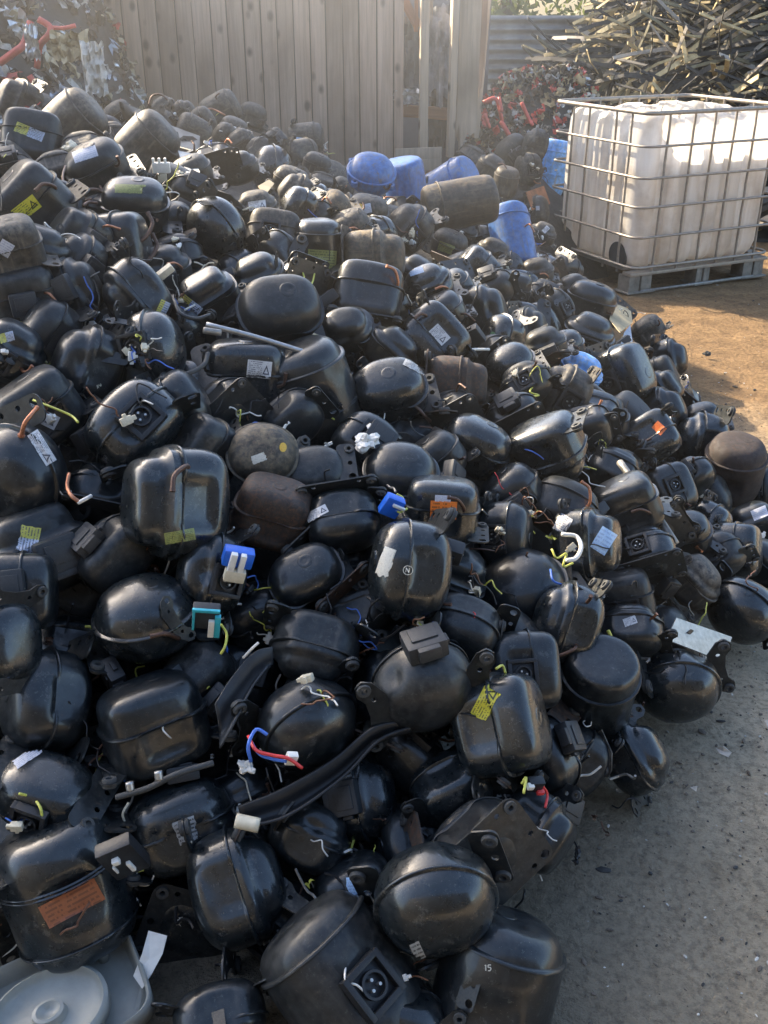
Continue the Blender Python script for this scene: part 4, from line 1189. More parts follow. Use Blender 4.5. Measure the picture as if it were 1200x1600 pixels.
def board(name, p0, p1, w, th, m, par=shed, jag=False, yaw=0.0, off=None, bev=.002):
    """board along p0-p1 (world), one end optionally splintered"""
    p0, p1 = Vector(p0), Vector(p1); ax = (p1-p0); Lg = ax.length; ax.normalize()
    side = Vector((math.cos(yaw), math.sin(yaw), 0)); side = (side-ax*side.dot(ax)).normalized(); nn = ax.cross(side)
    rt = Matrix((side, nn, ax)).transposed().to_4x4(); base = (off if off is not None else shed_off)
    bm = bmesh.new()
    if not jag: bx(bm, (0, 0, Lg/2), (w, th, Lg), bevel=bev)
    else:
        g2 = random.Random(int(Lg*1000)); k = 7; lo_ = []; 
        xs_ = [-w/2+w*i/k for i in range(k+1)]
        for s_ in (-1, 1):
            lo_.append([bm.verts.new((x_, s_*th/2, 0+(0 if s_ < 0 else 0)+[g2.uniform(0, .18) for _ in range(1)][0]*0+jagz)) for x_, jagz in zip(xs_, [abs(mnoise.noise(Vector((x_*60, Lg*3, 0))))*.5 for x_ in xs_])])
        up_ = [[bm.verts.new((x_, s_*th/2, Lg)) for x_ in xs_] for s_ in (-1, 1)]
        for s_ in (0, 1):
            for i in range(k): bm.faces.new((lo_[s_][i], lo_[s_][i+1], up_[s_][i+1], up_[s_][i]))
        for i in range(k): bm.faces.new((lo_[0][i], lo_[1][i], lo_[1][i+1], lo_[0][i+1])); bm.faces.new((up_[0][i], up_[0][i+1], up_[1][i+1], up_[1][i]))
        for i in (0, k): bm.faces.new((lo_[0][i], up_[0][i], up_[1][i], lo_[1][i]))
    me = finish(bm, name, m, True, 30); o = link(name, me, par); o.matrix_local = Matrix.Translation(p0-base) @ rt
    return o
def wp(u, v, y=WY): return at_y(u, v, y)
board('stud', wp(660, 300), wp(664, -25), .062, .09, WP, yaw=.1)
board('stud', wp(703, 245), wp(712, -20), .05, .08, WP, yaw=.2)
board('stud', wp(742, 215, 8.5), wp(762, -20, 8.5), .045, .07, WP, yaw=.3)
board('split_board', wp(727, 235), wp(737, -18), .16, .02, WP, jag=True)
board('split_board', wp(749, 150, 8.4), wp(757, -15, 8.4), .06, .02, WD, jag=True)
board('split_board', wp(712, 250, 8.42), wp(716, 130, 8.42), .07, .02, WP, jag=True)
board('split_board', wp(671, 55, 8.35), wp(672, -15, 8.35), .05, .02, WP, jag=True)
board('brace', wp(626, -8, 8.42), wp(654, 42, 8.42), .07, .05, WO)
board('brace', wp(651, -15, 8.38), wp(650, 50, 8.38), .03, .03, WO)
board('rail', wp(622, 172, 8.45), wp(700, 178, 8.45), .09, .05, WO, yaw=0)
# shed inside, its shade put into a dark colour, with torn lining
bm = bmesh.new()
for c_, s_ in (((.35, 9.9, .92), (1.2, .04, 1.8)), ((-.3, 9.15, .92), (.04, 1.5, 1.8))): bx(bm, Vector(c_)-shed_off, s_)
link('inner_wall', finish(bm, 'inner_wall', simple('shaded_lining', (.10, .10, .11), .7, 0, .5, 4), False), shed)
def crumple(name, u, v, y, w, h, m, seed, par=None, base=Vector((0, 0, 0)), nx=12, ny=14, amp=.05, tear=.25):
    g2 = random.Random(seed); bm = bmesh.new(); c0 = wp(u, v, y); G = {}
    for i in range(nx+1):
        for j in range(ny+1):
            a, b_ = i/nx-.5, j/ny-.5
            nv = Vector((a*4+seed, b_*4, seed*.7)); e = mnoise.noise(nv*1.3)
            lim = .5-tear*abs(mnoise.noise(Vector((a*7+seed*2, 3.1, 0))))*1.6
            if abs(b_) > lim and b_ < 0: continue
            G[i, j] = bm.verts.new(c0+Vector((a*w*(1+.2*e), e*amp*2+mnoise.noise(nv*4)*amp*.7, b_*h+mnoise.noise(nv*2+Vector((9, 0, 0)))*amp))-base)
    for i in range(nx):
        for j in range(ny):
            ks = [(i, j), (i+1, j), (i+1, j+1), (i, j+1)]
            if all(k in G for k in ks): bm.faces.new([G[k] for k in ks])
    for v_ in [v_ for v_ in bm.verts if not v_.link_faces]: bm.verts.remove(v_)
    return link(name, finish(bm, name, m, True, 40), par)
lin = simple('grey_torn_lining', (.30, .31, .33), .5, .1, .5, 8)
crumple('torn_lining', 683, 95, 8.45, .22, .75, lin, 3, shed, shed_off)
crumple('torn_lining', 640, 95, 8.5, .20, .62, simple('slate_lining', (.16, .17, .19), .5, .1, .3, 6), 5, shed, shed_off, tear=.1)
crumple('torn_lining', 636, 152, 8.32, .22, .12, M['foil'], 7, shed, shed_off, amp=.03)
crumple('torn_lining', 690, 180, 8.6, .2, .6, M['dkscrap'], 9, shed, shed_off)
cr = empty('timber_crate', wp(654, 252, 8.15)); tag(cr, 'broken pale timber crate at the foot of the shed opening', 'crate')
co = cr.location.copy()
for (va, vb) in ((234, 246), (252, 264)):
    p = wp(654, (va+vb)/2, 8.15)
    bm = bmesh.new(); bx(bm, (0, 0, 0), (.36, .02, .085), Matrix.Rotation(-.04, 4, 'Y'), .003); o = link('slat', finish(bm, 'slat', WP, True, 30), cr); o.location = p-co
bm = bmesh.new(); bx(bm, (0, 0, 0), (.30, .3, .02)); o = link('crate_base', finish(bm, 'crate_base', WO, False), cr); o.location = (0, .18, -.12)

# ------------------------------------------------------------------ corrugated fence and bush beyond
fy = 11.6; ft = at_y(800, 24, fy).z
bm = bmesh.new(); nz_ = 90; x0, x1 = at_y(700, 80, fy).x-.4, 9.0; prev = None
zz = [ft*i/nz_ for i in range(nz_+1)]
rows = []
for z in zz:
    off = .022*math.sin(z/.095*2*PI); rows.append([bm.verts.new((x0+(x1-x0)*k/40, fy+off+mnoise.noise(Vector((k*.6, z, 0)))*.01, z)) for k in range(41)])
for i in range(nz_):
    for k in range(40): bm.faces.new((rows[i][k], rows[i][k+1], rows[i+1][k+1], rows[i+1][k]))
fence = empty('corrugated_fence', (x0, fy, 0)); tag(fence, 'grey corrugated metal fence beside the shed, trees showing over it', 'fence')
me = finish(bm, 'corrugated_sheet', simple('weathered_zinc', (.22, .22, .215), .5, .15, .4, 4), True)
for v in me.vertices: v.co -= Vector((x0, fy, 0))
link('corrugated_sheet', me, fence)
for k in range(5):
    bm = bmesh.new(); bx(bm, (0, 0, ft/2), (.07, .07, ft), bevel=.005); link('post', finish(bm, 'post', M['dullsteel'], True, 30), fence, (.4+1.9*k, .09, 0))
lm, n_, b_, o_ = nt('leaves'); gm = N(n_, 'ShaderNodeNewGeometry')
L(n_, mixc(n_, gm.outputs['Random Per Island'], (.045, .07, .02), (.14, .15, .05)), b_.inputs['Base Color']); b_.inputs['Roughness'].default_value = .6
tr = N(n_, 'ShaderNodeBsdfTranslucent'); tr.inputs[0].default_value = (.12, .15, .04, 1); mx = N(n_, 'ShaderNodeMixShader'); mx.inputs[0].default_value = .35
L(n_, b_.outputs[0], mx.inputs[1]); L(n_, tr.outputs[0], mx.inputs[2]); L(n_, mx.outputs[0], o_.inputs[0])
bark = simple('bark', (.09, .07, .05), .85, 0, .3, 12)
def tree(x, y, h, rad, seed, label):
    g = random.Random(seed); root = empty('tree', (x, y, 0)); tag(root, label, 'tree', 'trees beyond the corrugated fence')
    bm = bmesh.new(); tube(bm, [(0, 0, -.05), (.05, 0, h*.3), (-.03, .04, h*.6), (.02, 0, h*.85)], .16, 10, r2=.04)
    cl = []
    for k in range(9):
        a = g.uniform(0, 2*PI); z0 = h*g.uniform(.2, .65); e = Vector((math.cos(a)*rad*.7, math.sin(a)*rad*.7, z0+g.uniform(.3, 1.0))); tube(bm, [(0, 0, z0), tuple(e*.5+Vector((0, 0, z0*.5))), tuple(e)], .05, 6, r2=.012); cl.append(e)
    link('trunk', finish(bm, 'trunk', bark), root)
    bm = bmesh.new()
    for k in range(46): a = g.uniform(0, 2*PI); rr = rad*math.sqrt(g.random()); cl.append(Vector((rr*math.cos(a), rr*math.sin(a), h*g.uniform(.22, 1.0))))
    for c_ in cl:
        cr_ = g.uniform(.22, .48)
        for k in range(90):
            p = c_+Vector((g.gauss(0, cr_*.6), g.gauss(0, cr_*.6), g.gauss(0, cr_*.5))); s_ = g.uniform(.035, .075)
            e1 = Vector((g.gauss(0, 1), g.gauss(0, 1), g.gauss(0, 1))).normalized(); e2 = e1.orthogonal().normalized()
            bm.faces.new([bm.verts.new(p+e1*s_), bm.verts.new(p+e2*s_*.5), bm.verts.new(p-e1*s_), bm.verts.new(p-e2*s_*.5)])
    link('crown', finish(bm, 'crown', lm, False), root)
tree(1.6, 14.5, 3.2, 1.5, 1, 'leafy tree nearest the shed showing over the corrugated fence')
tree(3.6, 15.5, 3.6, 1.6, 2, 'leafy tree over the fence, left of the strip heap')
0 and tree(6.6, 16.5, 4.2, 2.0, 3, 'leafy tree behind the heap of cladding strips')

# ------------------------------------------------------------------ heaps of strips and mixed scrap
def heap(name, cx, cy, rx, ry_, hh_, m, seed, rough=.12):
    bm = bmesh.new(); n1, n2 = 60, 16; rings = []
    for i in range(n2+1):
        t = i/n2; rr = math.sin(t*PI/2)
        rg = []
        for k in range(n1):
            a = 2*PI*k/n1; z = hh_*(1-t)**1.0*(1.0); x, y = cx+rx*rr*math.cos(a), cy+ry_*rr*math.sin(a)
            z = hh_*math.cos(rr*PI/2)**1.2
            z += mnoise.noise(Vector((x*2+seed, y*2, 0)))*rough*2*(1-rr**4)+mnoise.noise(Vector((x*7, y*7, seed)))*rough*.6
            rg.append(bm.verts.new((x, y, max(z, -.02) if i < n2 else -.05)))
        rings.append(rg)
    for i in range(n2):
        for k in range(n1): bm.faces.new((rings[i][k], rings[i][(k+1) % n1], rings[i+1][(k+1) % n1], rings[i+1][k]))
    bmesh.ops.remove_doubles(bm, verts=rings[0], dist=.001)
    return finish(bm, name, m, True), (lambda x, y: (hh_+.04)*math.cos(min(1, math.hypot((x-cx)/rx, (y-cy)/ry_))*PI/2)**1.2)
stripm = []
for nm, c1, c2 in (('charcoal_strip', (.035, .034, .032), (.075, .07, .06)), ('straw_strip', (.40, .31, .15), (.56, .46, .26)), ('olive_strip', (.13, .115, .065), (.2, .18, .11)), ('ash_strip', (.30, .27, .22), (.42, .38, .32))):  # straw tone covers pale wood and sunlit gold on dark strips
    stripm.append(wood_mat(nm, c1, c2, False))
def strip_bm(bm, p, d, Lg, w, th, g, bend, mi=0):
    d = d.normalized(); nrm = Vector((g.gauss(0, .6), -1.0, .8)).normalized(); nrm = (nrm-d*nrm.dot(d)).normalized(); side = d.cross(nrm)
    n = 6; rows = []; sg = g.uniform(-1, 1)*bend; sg2 = g.uniform(-1, 1)*bend*.7; tw = g.uniform(-.6, .6)
    for i in range(n+1):
        t = i/n-.5; q = p+d*(Lg*t)+nrm*(sg*(t*t*4-1)*Lg*.25)+side*(sg2*t*t*Lg)
        s2 = side*math.cos(tw*t)+nrm*math.sin(tw*t); n2_ = nrm*math.cos(tw*t)-side*math.sin(tw*t); ww = w*(1-.3*abs(t))
        rows.append([bm.verts.new(q+s2*ww/2*a+n2_*th/2*b_) for a, b_ in ((-1, -1), (1, -1), (1, 1), (-1, 1))])
    for i in range(n):
        for k in range(4):
            f = bm.faces.new((rows[i][k], rows[i][(k+1) % 4], rows[i+1][(k+1) % 4], rows[i+1][k])); f.material_index = mi
    for rg in (rows[0], rows[-1]): f = bm.faces.new(rg); f.material_index = mi
CX, CY, RX, RY, HH = 4.15, 10.9, 3.45, 2.8, 2.35
me, hf = heap('strip_heap_core', CX, CY, RX, RY, HH, simple('dark_heap_core', (.03, .029, .026), .8, 0, .5, 6), 2, .16)
tag(link('strip_heap_core', me), 'dark packed core of the heap of cladding strips behind the caged tank', 'scrap', kind='stuff')
g = random.Random(21); bm = bmesh.new(); indiv = []
for k in range(4300):
    x = CX+RX*g.uniform(-1, .62); y = CY+RY*g.uniform(-1, .25)
    if math.hypot((x-CX)/RX, (y-CY)/RY) > 1: continue
    z = hf(x, y)+g.uniform(-.05, .16)
    a = g.uniform(0, 2*PI); d = Vector((math.cos(a)*1.0, math.sin(a)*.5, g.gauss(-.1, .36)))
    if x < CX-1.5: d.z -= .25*math.copysign(1, -d.x)
    Lg, w = g.uniform(.35, 1.35), g.uniform(.022, .058); mi = g.choices([0, 1, 2, 3], [52, 20, 18, 10])[0]
    p = Vector((x, y, z))
    pr = p-EYE; uu = 600+FPX*pr.x/pr.dot(FWD)
    if g.random() < .075 and uu < 1230 and len(indiv) < 90 and z > .5:
        indiv.append((p+Vector((0, -.1, .07)), d, Lg*1.1, w, mi)); continue
    strip_bm(bm, p, d, Lg, w, .008, g, .6, mi)
tag(link('strip_heap', finish(bm, 'strip_heap', stripm, False)), 'tangled mass of dark and straw coloured cladding strips behind the caged tank', 'scrap', kind='stuff')
CN = ['charcoal', 'straw coloured', 'olive brown', 'ash grey']
for k, (p, d, Lg, w, mi) in enumerate(indiv):
    bm = bmesh.new(); strip_bm(bm, Vector((0, 0, 0)), d, Lg, w, .009, g, .7)
    o = link('cladding_strip', finish(bm, 'cladding_strip', stripm[mi], False), None, p)
    tag(o, CN[mi]+' cladding strip lying loose on top of the strip heap', 'strip', CN[mi]+' strips on the strip heap')
# mixed scrap: crumpled bits
def bit(bm, p, s, g, mi):
    vs = []; e1 = Vector((g.gauss(0, 1), g.gauss(0, 1), g.gauss(0, 1))).normalized(); e2 = e1.orthogonal().normalized(); e3 = e1.cross(e2)
    nx_, ny_ = 4, 3; G = {}; ax, ay = g.uniform(.6, 1.6), g.uniform(.3, .8)
    sd = g.uniform(0, 90)
    for i in range(nx_+1):
        for j in range(ny_+1):
            a, b_ = (i/nx_-.5)*ax, (j/ny_-.5)*ay
            G[i, j] = bm.verts.new(p+(e1*a+e2*b_+e3*mnoise.noise(Vector((a*3+sd, b_*3, 0)))*.9+e2*mnoise.noise(Vector((a*3, b_*5, sd)))*.3)*s)
    for i in range(nx_):
        for j in range(ny_): f = bm.faces.new((G[i, j], G[i+1, j], G[i+1, j+1], G[i, j+1])); f.material_index = mi
bits = [M['dkscrap'], simple('brown_scrap', (.11, .08, .055), .7, 0, .5, 8), M['foil'], M['papier'], M['redplastic'], M['plastic'], M['tan'], M['paleblue']]
def rough_(x, y, sd): return mnoise.noise(Vector((x*2+sd, y*2, 0)))*.28
def mixed_heap(name, cx, cy, rx, ry_, hh_, seed, nb, label, weights, srange=(.05, .2), ylim=.3):
    me, hf_ = heap(name+'_core', cx, cy, rx, ry_, hh_, M['dkscrap'], seed, .14)
    tag(link(name+'_core', me), 'dark packed core of '+label, 'scrap', kind='stuff')
    g = random.Random(seed); bm = bmesh.new()
    for k in range(nb):
        x = cx+rx*g.uniform(-1, 1); y = cy+ry_*g.uniform(-1, ylim)
        if math.hypot((x-cx)/rx, (y-cy)/ry_) > 1: continue
        bit(bm, Vector((x, y, hf_(x, y)+rough_(x, y, seed)+g.uniform(-.02, .06))), g.uniform(*srange), g, g.choices(range(8), weights)[0])
    tag(link(name, finish(bm, name, bits, False)), label, 'scrap', kind='stuff')
    return hf_
hl = mixed_heap('mixed_scrap_heap', -3.2, 7.9, 2.0, 2.4, 3.0, 31, 3600, 'mixed heap of torn plastic, foil and rags left of the shed', (18, 24, 12, 20, 3, 10, 14, 3), (.03, .13))
hr = mixed_heap('torn_scrap_heap', 1.45, 9.6, 1.05, .85, 1.15, 33, 2600, 'small heap of torn red and straw scrap right of the shed', (16, 18, 5, 12, 18, 8, 24, 0), (.03, .10))
mixed_heap('rubble_heap', 1.9, 8.9, .9, .6, .42, 35, 700, 'low dark rubble between the shed and the caged tank', (40, 24, 3, 4, 2, 24, 6, 0), (.04, .14))
# red pieces one can tell apart
def pxtube(name, pts, y, r, m, label, cat, group=None, flat=None, r2=None):
    P = [at_y(u, v, y+dy) for (u, v, dy) in pts]; c0 = P[0]; bm = bmesh.new(); tube(bm, [p-c0 for p in spline(P, 5)], r, 8, r2=r2)
    if flat:
        for v in bm.verts: v.co.y *= 1
    return tag(link(name, finish(bm, name, m, True), None, c0), label, cat, group)
pxtube('red_profile', [(0, 98, 0), (22, 82, -.05), (38, 68, 0), (48, 34, .05)], 6.35, .022, M['redplastic'], 'long red plastic profile bent up the left scrap heap from the photo edge', 'plastic profile')
pxtube('red_profile', [(60, 30, 0), (78, 42, 0), (76, 55, -.03), (62, 72, 0), (58, 105, .05)], 6.3, .019, M['redplastic'], 'hooked red plastic profile dangling on the left scrap heap', 'plastic profile')
pxtube('red_profile', [(80, 43, 0), (100, 44, 0), (118, 40, 0)], 6.3, .012, M['redplastic'], 'thin red tube end sticking out right on the left scrap heap', 'plastic profile')
pxtube('red_profile', [(46, 118, 0), (52, 128, 0)], 6.2, .018, M['redplastic'], 'short red plastic stub low on the left scrap heap', 'plastic profile')
for k, (pts, r) in enumerate([([(755, 160, 0), (775, 155, 0), (785, 190, 0)], .016), ([(780, 152, 0), (784, 175, -.05)], .015), ([(783, 190, 0), (792, 205, -.05), (797, 214, -.05)], .02), ([(757, 178, 0), (765, 200, 0)], .016), ([(815, 160, 0), (826, 185, 0), (832, 195, -.05)], .016)]):
    pxtube('red_profile', pts, 8.95, r, M['redplastic'], 'red plastic tube piece tangled in the small scrap heap right of the shed', 'plastic profile', 'red tubes in the small scrap heap')
tag(crumple('foil_strip', 148, 112, 6.1, .13, .30, M['papier'], 12, amp=.03, tear=.1), 'dirty white torn strip hanging on the left scrap heap by the boards', 'torn strip')
tag(crumple('crumpled_sheet', 108, 75, 6.2, .2, .16, M['tan'], 14, amp=.04, tear=.2), 'crumpled tan panel high on the left scrap heap', 'torn panel')
tag(crumple('crumpled_sheet', 50, 68, 6.2, .08, .2, M['foil'], 15, amp=.02, tear=.1), 'grey metal scrap between the two red profiles', 'torn panel')
# finish of the added off-frame blockers that shade the heap
conc = simple('block_render', (.24, .23, .21), .85, 0, .3, 3)
# ------------------------------------------------------------------ loose pieces lying on the heap
def S3(u, v, off=.0):
    d = hit_depth(u, v) or 4.5
    return at_depth(u, v, d-off)
def sheet(name, poly, off, m, label, cat, th=.004, smooth=False, holes=None):
    """thin folded sheet: poly = list of (u, v, extra)"""
    P = [S3(u, v, off+e) for (u, v, e) in poly]; c0 = sum(P, Vector())/len(P); bm = bmesh.new()
    nrm = (P[1]-P[0]).cross(P[2]-P[0]).normalized(); cc = bm.verts.new((0, 0, 0)); vs = [bm.verts.new(p-c0) for p in P]
    for i in range(len(vs)): bm.faces.new((cc, vs[i], vs[(i+1) % len(vs)]))
    me = finish(bm, name, m, smooth); o = link(name, me, None, c0); md = o.modifiers.new('solid', 'SOLIDIFY'); md.thickness = th
    return tag(o, label, cat)
def rod(name, pts, off, r, m, label, cat, group=None, k=5):
    P = [S3(u, v, off+e) for (u, v, e) in pts]; c0 = P[0]; bm = bmesh.new(); tube(bm, [p-c0 for p in spline(P, k)], r, 8)
    return tag(link(name, finish(bm, name, m, True), None, c0), label, cat, group)
def curved_sheet(name, top, bot, off, m, label, cat, th=.004):
    A = spline([S3(u, v, off+e) for (u, v, e) in top], 6); B = spline([S3(u, v, off+e) for (u, v, e) in bot], 6); n = min(len(A), len(B)); c0 = A[0].copy(); bm = bmesh.new(); rows = []
    for i in range(n):
        mid = (A[i]+B[i])/2+Vector((0, .02, -.035)); rows.append([bm.verts.new(x-c0) for x in (A[i], (A[i]+mid)/2-Vector((0, 0, .005)), mid, (B[i]+mid)/2-Vector((0, 0, .005)), B[i])])
    for i in range(n-1):
        for j in range(4): bm.faces.new((rows[i][j], rows[i][j+1], rows[i+1][j+1], rows[i+1][j]))
    o = link(name, finish(bm, name, m, True), None, c0); md = o.modifiers.new('solid', 'SOLIDIFY'); md.thickness = th
    return tag(o, label, cat)
curved_sheet('plastic_shroud', [(372, 1262, .08), (440, 1235, .09), (520, 1190, .08), (585, 1138, .07), (640, 1128, .05)], [(380, 1290, .09), (450, 1272, .09), (535, 1212, .08), (590, 1155, .07), (645, 1132, .05)], 0, M['plastic'], 'long curved black plastic shroud with a taped left end', 'plastic shroud', .006)
rod('tape_wrap', [(368, 1282, 0), (405, 1290, 0)], .115, .014, M['cream'], 'cream tape wrapped round the left end of the curved shroud', 'tape')
curved_sheet('bent_panel', [(335, 1100, .11), (360, 1060, .12), (395, 1020, .12), (425, 1010, .10)], [(345, 1170, .10), (365, 1135, .12), (395, 1075, .12), (420, 1040, .11)], 0, M['plasticg'], 'bent dark metal panel wedged between the dented and the wired compressor', 'metal panel', .004)
rod('metal_bar', [(182, 1246, 0), (230, 1232, .01), (275, 1210, .01), (333, 1192, 0)], .13, .006, M['rubber'], 'long grey bar with bolts lying under the dented compressor', 'metal bar')
for (u, v) in ((202, 1222), (247, 1205)):
    rod('bolt', [(u, v, .0), (u+2, v+14, 0)], .17, .008, M['steel'], 'shiny bolt standing on the long grey bar', 'bolt', 'bolts on the long grey bar')
rod('metal_rod', [(322, 507, 0), (400, 527, 0), (487, 554, 0)], .16, .0075, M['steel'], 'straight silver rod lying above the white rating label', 'metal rod')
rod('metal_rod', [(318, 516, 0), (345, 520, 0)], .16, .009, M['dullsteel'], 'short steel stub clamped at the left end of the silver rod', 'metal rod')
rod('hose', [(250, 592, 0), (295, 583, 0), (318, 570, 0), (325, 552, 0)], .11, .006, M['rubber'], 'grey hose curving up beside the open terminal tray', 'hose')
rod('hose', [(272, 470, .02), (282, 490, .03), (305, 498, .02), (328, 492, .02)], .13, .005, M['plastic'], 'black hose looping round the small yellow and white label', 'hose')
def piece(name, u, v, off, dims, rot, m, label, cat, extra=()):
    o = empty(name, S3(u, v, off), rot); tag(o, label, cat)
    bm = bmesh.new(); bx(bm, (0, 0, 0), dims, bevel=min(dims)*.18); link('housing', finish(bm, 'housing', m, True, 35), o)
    for (c_, s_, mm, nm) in extra:
        bm = bmesh.new(); bx(bm, c_, s_, bevel=min(s_)*.2); link(nm, finish(bm, nm, mm, True, 35), o)
    return o
piece('terminal_box', 322, 962, .16, (.055, .022, .06), (.3, .15, .1), M['plasticg'], 'dark terminal box with a cyan frame left of the loose green wires', 'terminal box', [((.0, -.013, .03), (.055, .006, .008), M['cyan'], 'frame'), ((.024, -.013, -.015), (.012, .010, .065), M['cyan'], 'frame'), ((-.024, -.013, .0), (.005, .006, .06), M['cyan'], 'frame'), ((.012, -.016, -.02), (.012, .008, .05), M['white'], 'relay')])
piece('terminal_box', 192, 1338, .16, (.07, .03, .09), (.2, -.35, .2), M['plastic'], 'black terminal box with white plugs above the weathered orange label', 'terminal box', [((-.005, -.02, .02), (.014, .012, .012), M['white'], 'plug'), ((.01, -.02, -.01), (.008, .008, .028), M['white'], 'plug'), ((-.018, -.018, -.005), (.004, .006, .02), M['white'], 'plug')])
piece('terminal_box', 706, 862, .14, (.05, .035, .05), (.4, .25, -.2), M['plasticg'], 'grey terminal box clamped right of the circled white mark', 'terminal box', [((0, -.02, 0), (.02, .008, .02), M['plastic'], 'socket')])
piece('plug_block', 612, 790, .13, (.045, .025, .05), (.2, .5, .2), M['bluep'], 'bright blue plug block with loose wires beside the orange warning label', 'plug', [((.01, -.016, .012), (.03, .008, .006), M['white'], 'contact')])
piece('plug_block', 372, 870, .13, (.065, .03, .04), (.1, .3, .2), M['bluep'], 'bright blue plug frame clipped over white relays', 'plug', [((-.012, -.02, -.005), (.014, .014, .05), M['white'], 'relay'), ((.008, -.02, -.005), (.012, .014, .05), M['white'], 'relay'), ((.0, -.018, -.035), (.045, .02, .028), M['cream'], 'relay')])
piece('plug_block', 252, 262, .12, (.06, .02, .035), (.1, 0, .1), M['white'], 'white comb-shaped plug block near the torn grey sheet', 'plug', [((-.025, 0, .022), (.008, .015, .02), M['white'], 'tooth'), ((-.005, 0, .022), (.008, .015, .02), M['white'], 'tooth'), ((.015, 0, .022), (.008, .015, .02), M['white'], 'tooth'), ((.0, .0, -.035), (.03, .02, .03), M['cream'], 'foot')])
piece('plug_block', 258, 425, .14, (.05, .025, .02), (.2, -.6, .3), M['cream'], 'cream plug on a pipe by the punched shoulder bracket', 'plug', [((-.03, 0, .01), (.02, .012, .01), M['copper'], 'pin')])
piece('plug_block', 835, 1225, .12, (.035, .02, .03), (.3, .2, .3), M['plastic'], 'small black plug with red and white wires over the boxy compressor', 'plug', [((.014, -.01, -.012), (.016, .014, .01), M['w_red'], 'contact'), ((-.016, -.01, .008), (.014, .012, .012), M['white'], 'contact')])
piece('plug_block', 455, 1185, .18, (.022, .014, .026), (.2, .3, .3), M['white'], 'small white plug joining the red and blue wires', 'plug')
rod('loose_wire', [(392, 1190, 0), (388, 1165, .01), (400, 1140, .01), (418, 1148, .01)], .19, .0035, M['w_blue'], 'blue wire arching left of the white plug', 'wire')
rod('loose_wire', [(388, 1150, 0), (400, 1172, .01), (425, 1180, .01), (450, 1185, .01), (472, 1200, 0)], .185, .0035, M['w_red'], 'red wire running into the small white plug', 'wire')
rod('loose_wire', [(392, 1158, 0), (405, 1178, .01), (425, 1186, .01), (448, 1190, .01)], .18, .003, M['w_blue'], 'dark blue wire under the red wire', 'wire')
rod('loose_wire', [(878, 835, 0), (900, 838, .01), (908, 855, .02), (900, 872, .01), (885, 876, 0)], .17, .0055, M['w_white'], 'thick white cable loop by the blue and white label', 'cable')
for k, (pts, mt, lb) in enumerate([([(862, 858, 0), (870, 872, .01), (885, 865, .01), (880, 885, 0), (895, 880, 0)], 'w_yellow', 'yellow-green wire curl under the thick white cable loop'), ([(860, 890, 0), (865, 908, .01), (885, 915, 0)], 'w_blue', 'blue wire curl under the thick white cable loop'),
    ([(950, 985, 0), (955, 1000, 0), (945, 1020, 0), (938, 1032, 0)], 'w_yellow', 'yellow wire hanging right of the two bent pipe loops'), ([(345, 975, 0), (354, 990, 0), (352, 1008, 0), (345, 1022, 0)], 'w_yellow', 'yellow wire loop beside the cyan frame'),
    ([(30, 1240, 0), (50, 1246, 0), (63, 1262, 0), (66, 1280, 0)], 'w_yellow', 'green-yellow earth wire between the rubber feet at bottom left'), ([(52, 625, 0), (90, 640, 0), (112, 650, 0), (122, 660, 0)], 'w_yellow', 'long yellow wire beside the long white rating label'),
    ([(470, 420, 0), (475, 435, 0), (460, 440, 0), (485, 445, 0), (492, 425, 0)], 'w_yellow', 'yellow-green wire coil below the green label'), ([(620, 772, 0), (630, 780, 0), (622, 800, 0), (636, 795, 0)], 'w_yellow', 'yellow-green wire curl over the blue plug block'),
    ([(600, 768, 0), (612, 775, 0), (605, 790, 0), (625, 800, 0)], 'w_blue', 'blue wire tangle over the blue plug block'), ([(855, 590, 0), (838, 600, 0), (828, 612, 0), (842, 618, 0), (815, 620, 0)], 'w_yellow', 'pale yellow wire curl above the curved plate'),
    ([(815, 1225, 0), (822, 1215, 0), (818, 1240, 0)], 'w_yellow', 'short yellow wire over the small black plug'), ([(845, 1225, 0), (855, 1240, 0), (852, 1262, 0)], 'w_red', 'short red wire by the small black plug'),
    ([(1045, 642, .02), (1048, 660, .02), (1050, 672, 0)], 'w_white', 'straight white tube standing over the small plain orange label'), ([(775, 1045, 0), (785, 1040, 0), (790, 1052, 0)], 'w_yellow', 'tiny yellow wire on the compressor above the torn yellow label'),
    ([(380, 1028, 0), (392, 1015, .01), (404, 1004, .01)], 'w_white', 'white cable tie pointing up beside the bent dark panel'), ([(718, 548, 0), (742, 546, 0), (764, 546, 0)], 'w_white', 'straight white tube left of the green dotted dome'),
    ([(108, 740, 0), (105, 760, 0), (112, 775, 0), (125, 785, 0)], 'copper', 'bent copper pipe right of the big dome at the left edge'), ([(122, 786, 0), (133, 780, 0), (142, 775, 0)], 'w_white', 'white tube end by the bent copper pipe'),
    ([(100, 290, 0), (98, 275, 0), (102, 260, 0)], 'dkcopper', 'copper pipe standing between the two sticker-bearing domes at top left'), ([(128, 305, 0), (135, 297, .01), (150, 296, .01), (160, 300, 0)], 'dkcopper', 'bent pipe left of the worn green label'), ([(130, 322, 0), (138, 316, .01), (152, 317, 0)], 'dkcopper', 'lower bent pipe left of the worn green label'),
    ([(310, 195, 0), (312, 175, 0), (330, 170, 0), (352, 180, 0)], 'copper', 'copper pipe bent over the back ridge before the boards'), ([(232, 165, 0), (238, 150, 0), (252, 148, 0), (262, 156, 0)], 'dkcopper', 'thin hooped pipe against the boards on the back ridge')]):
    rod('loose_pipe' if 'copper' in mt else 'loose_wire', pts, .12 if k != 13 else .14, .0045 if 'tube' in lb or 'pipe' in lb else .0028, M[mt], lb, 'pipe' if 'copper' in mt else 'wire')
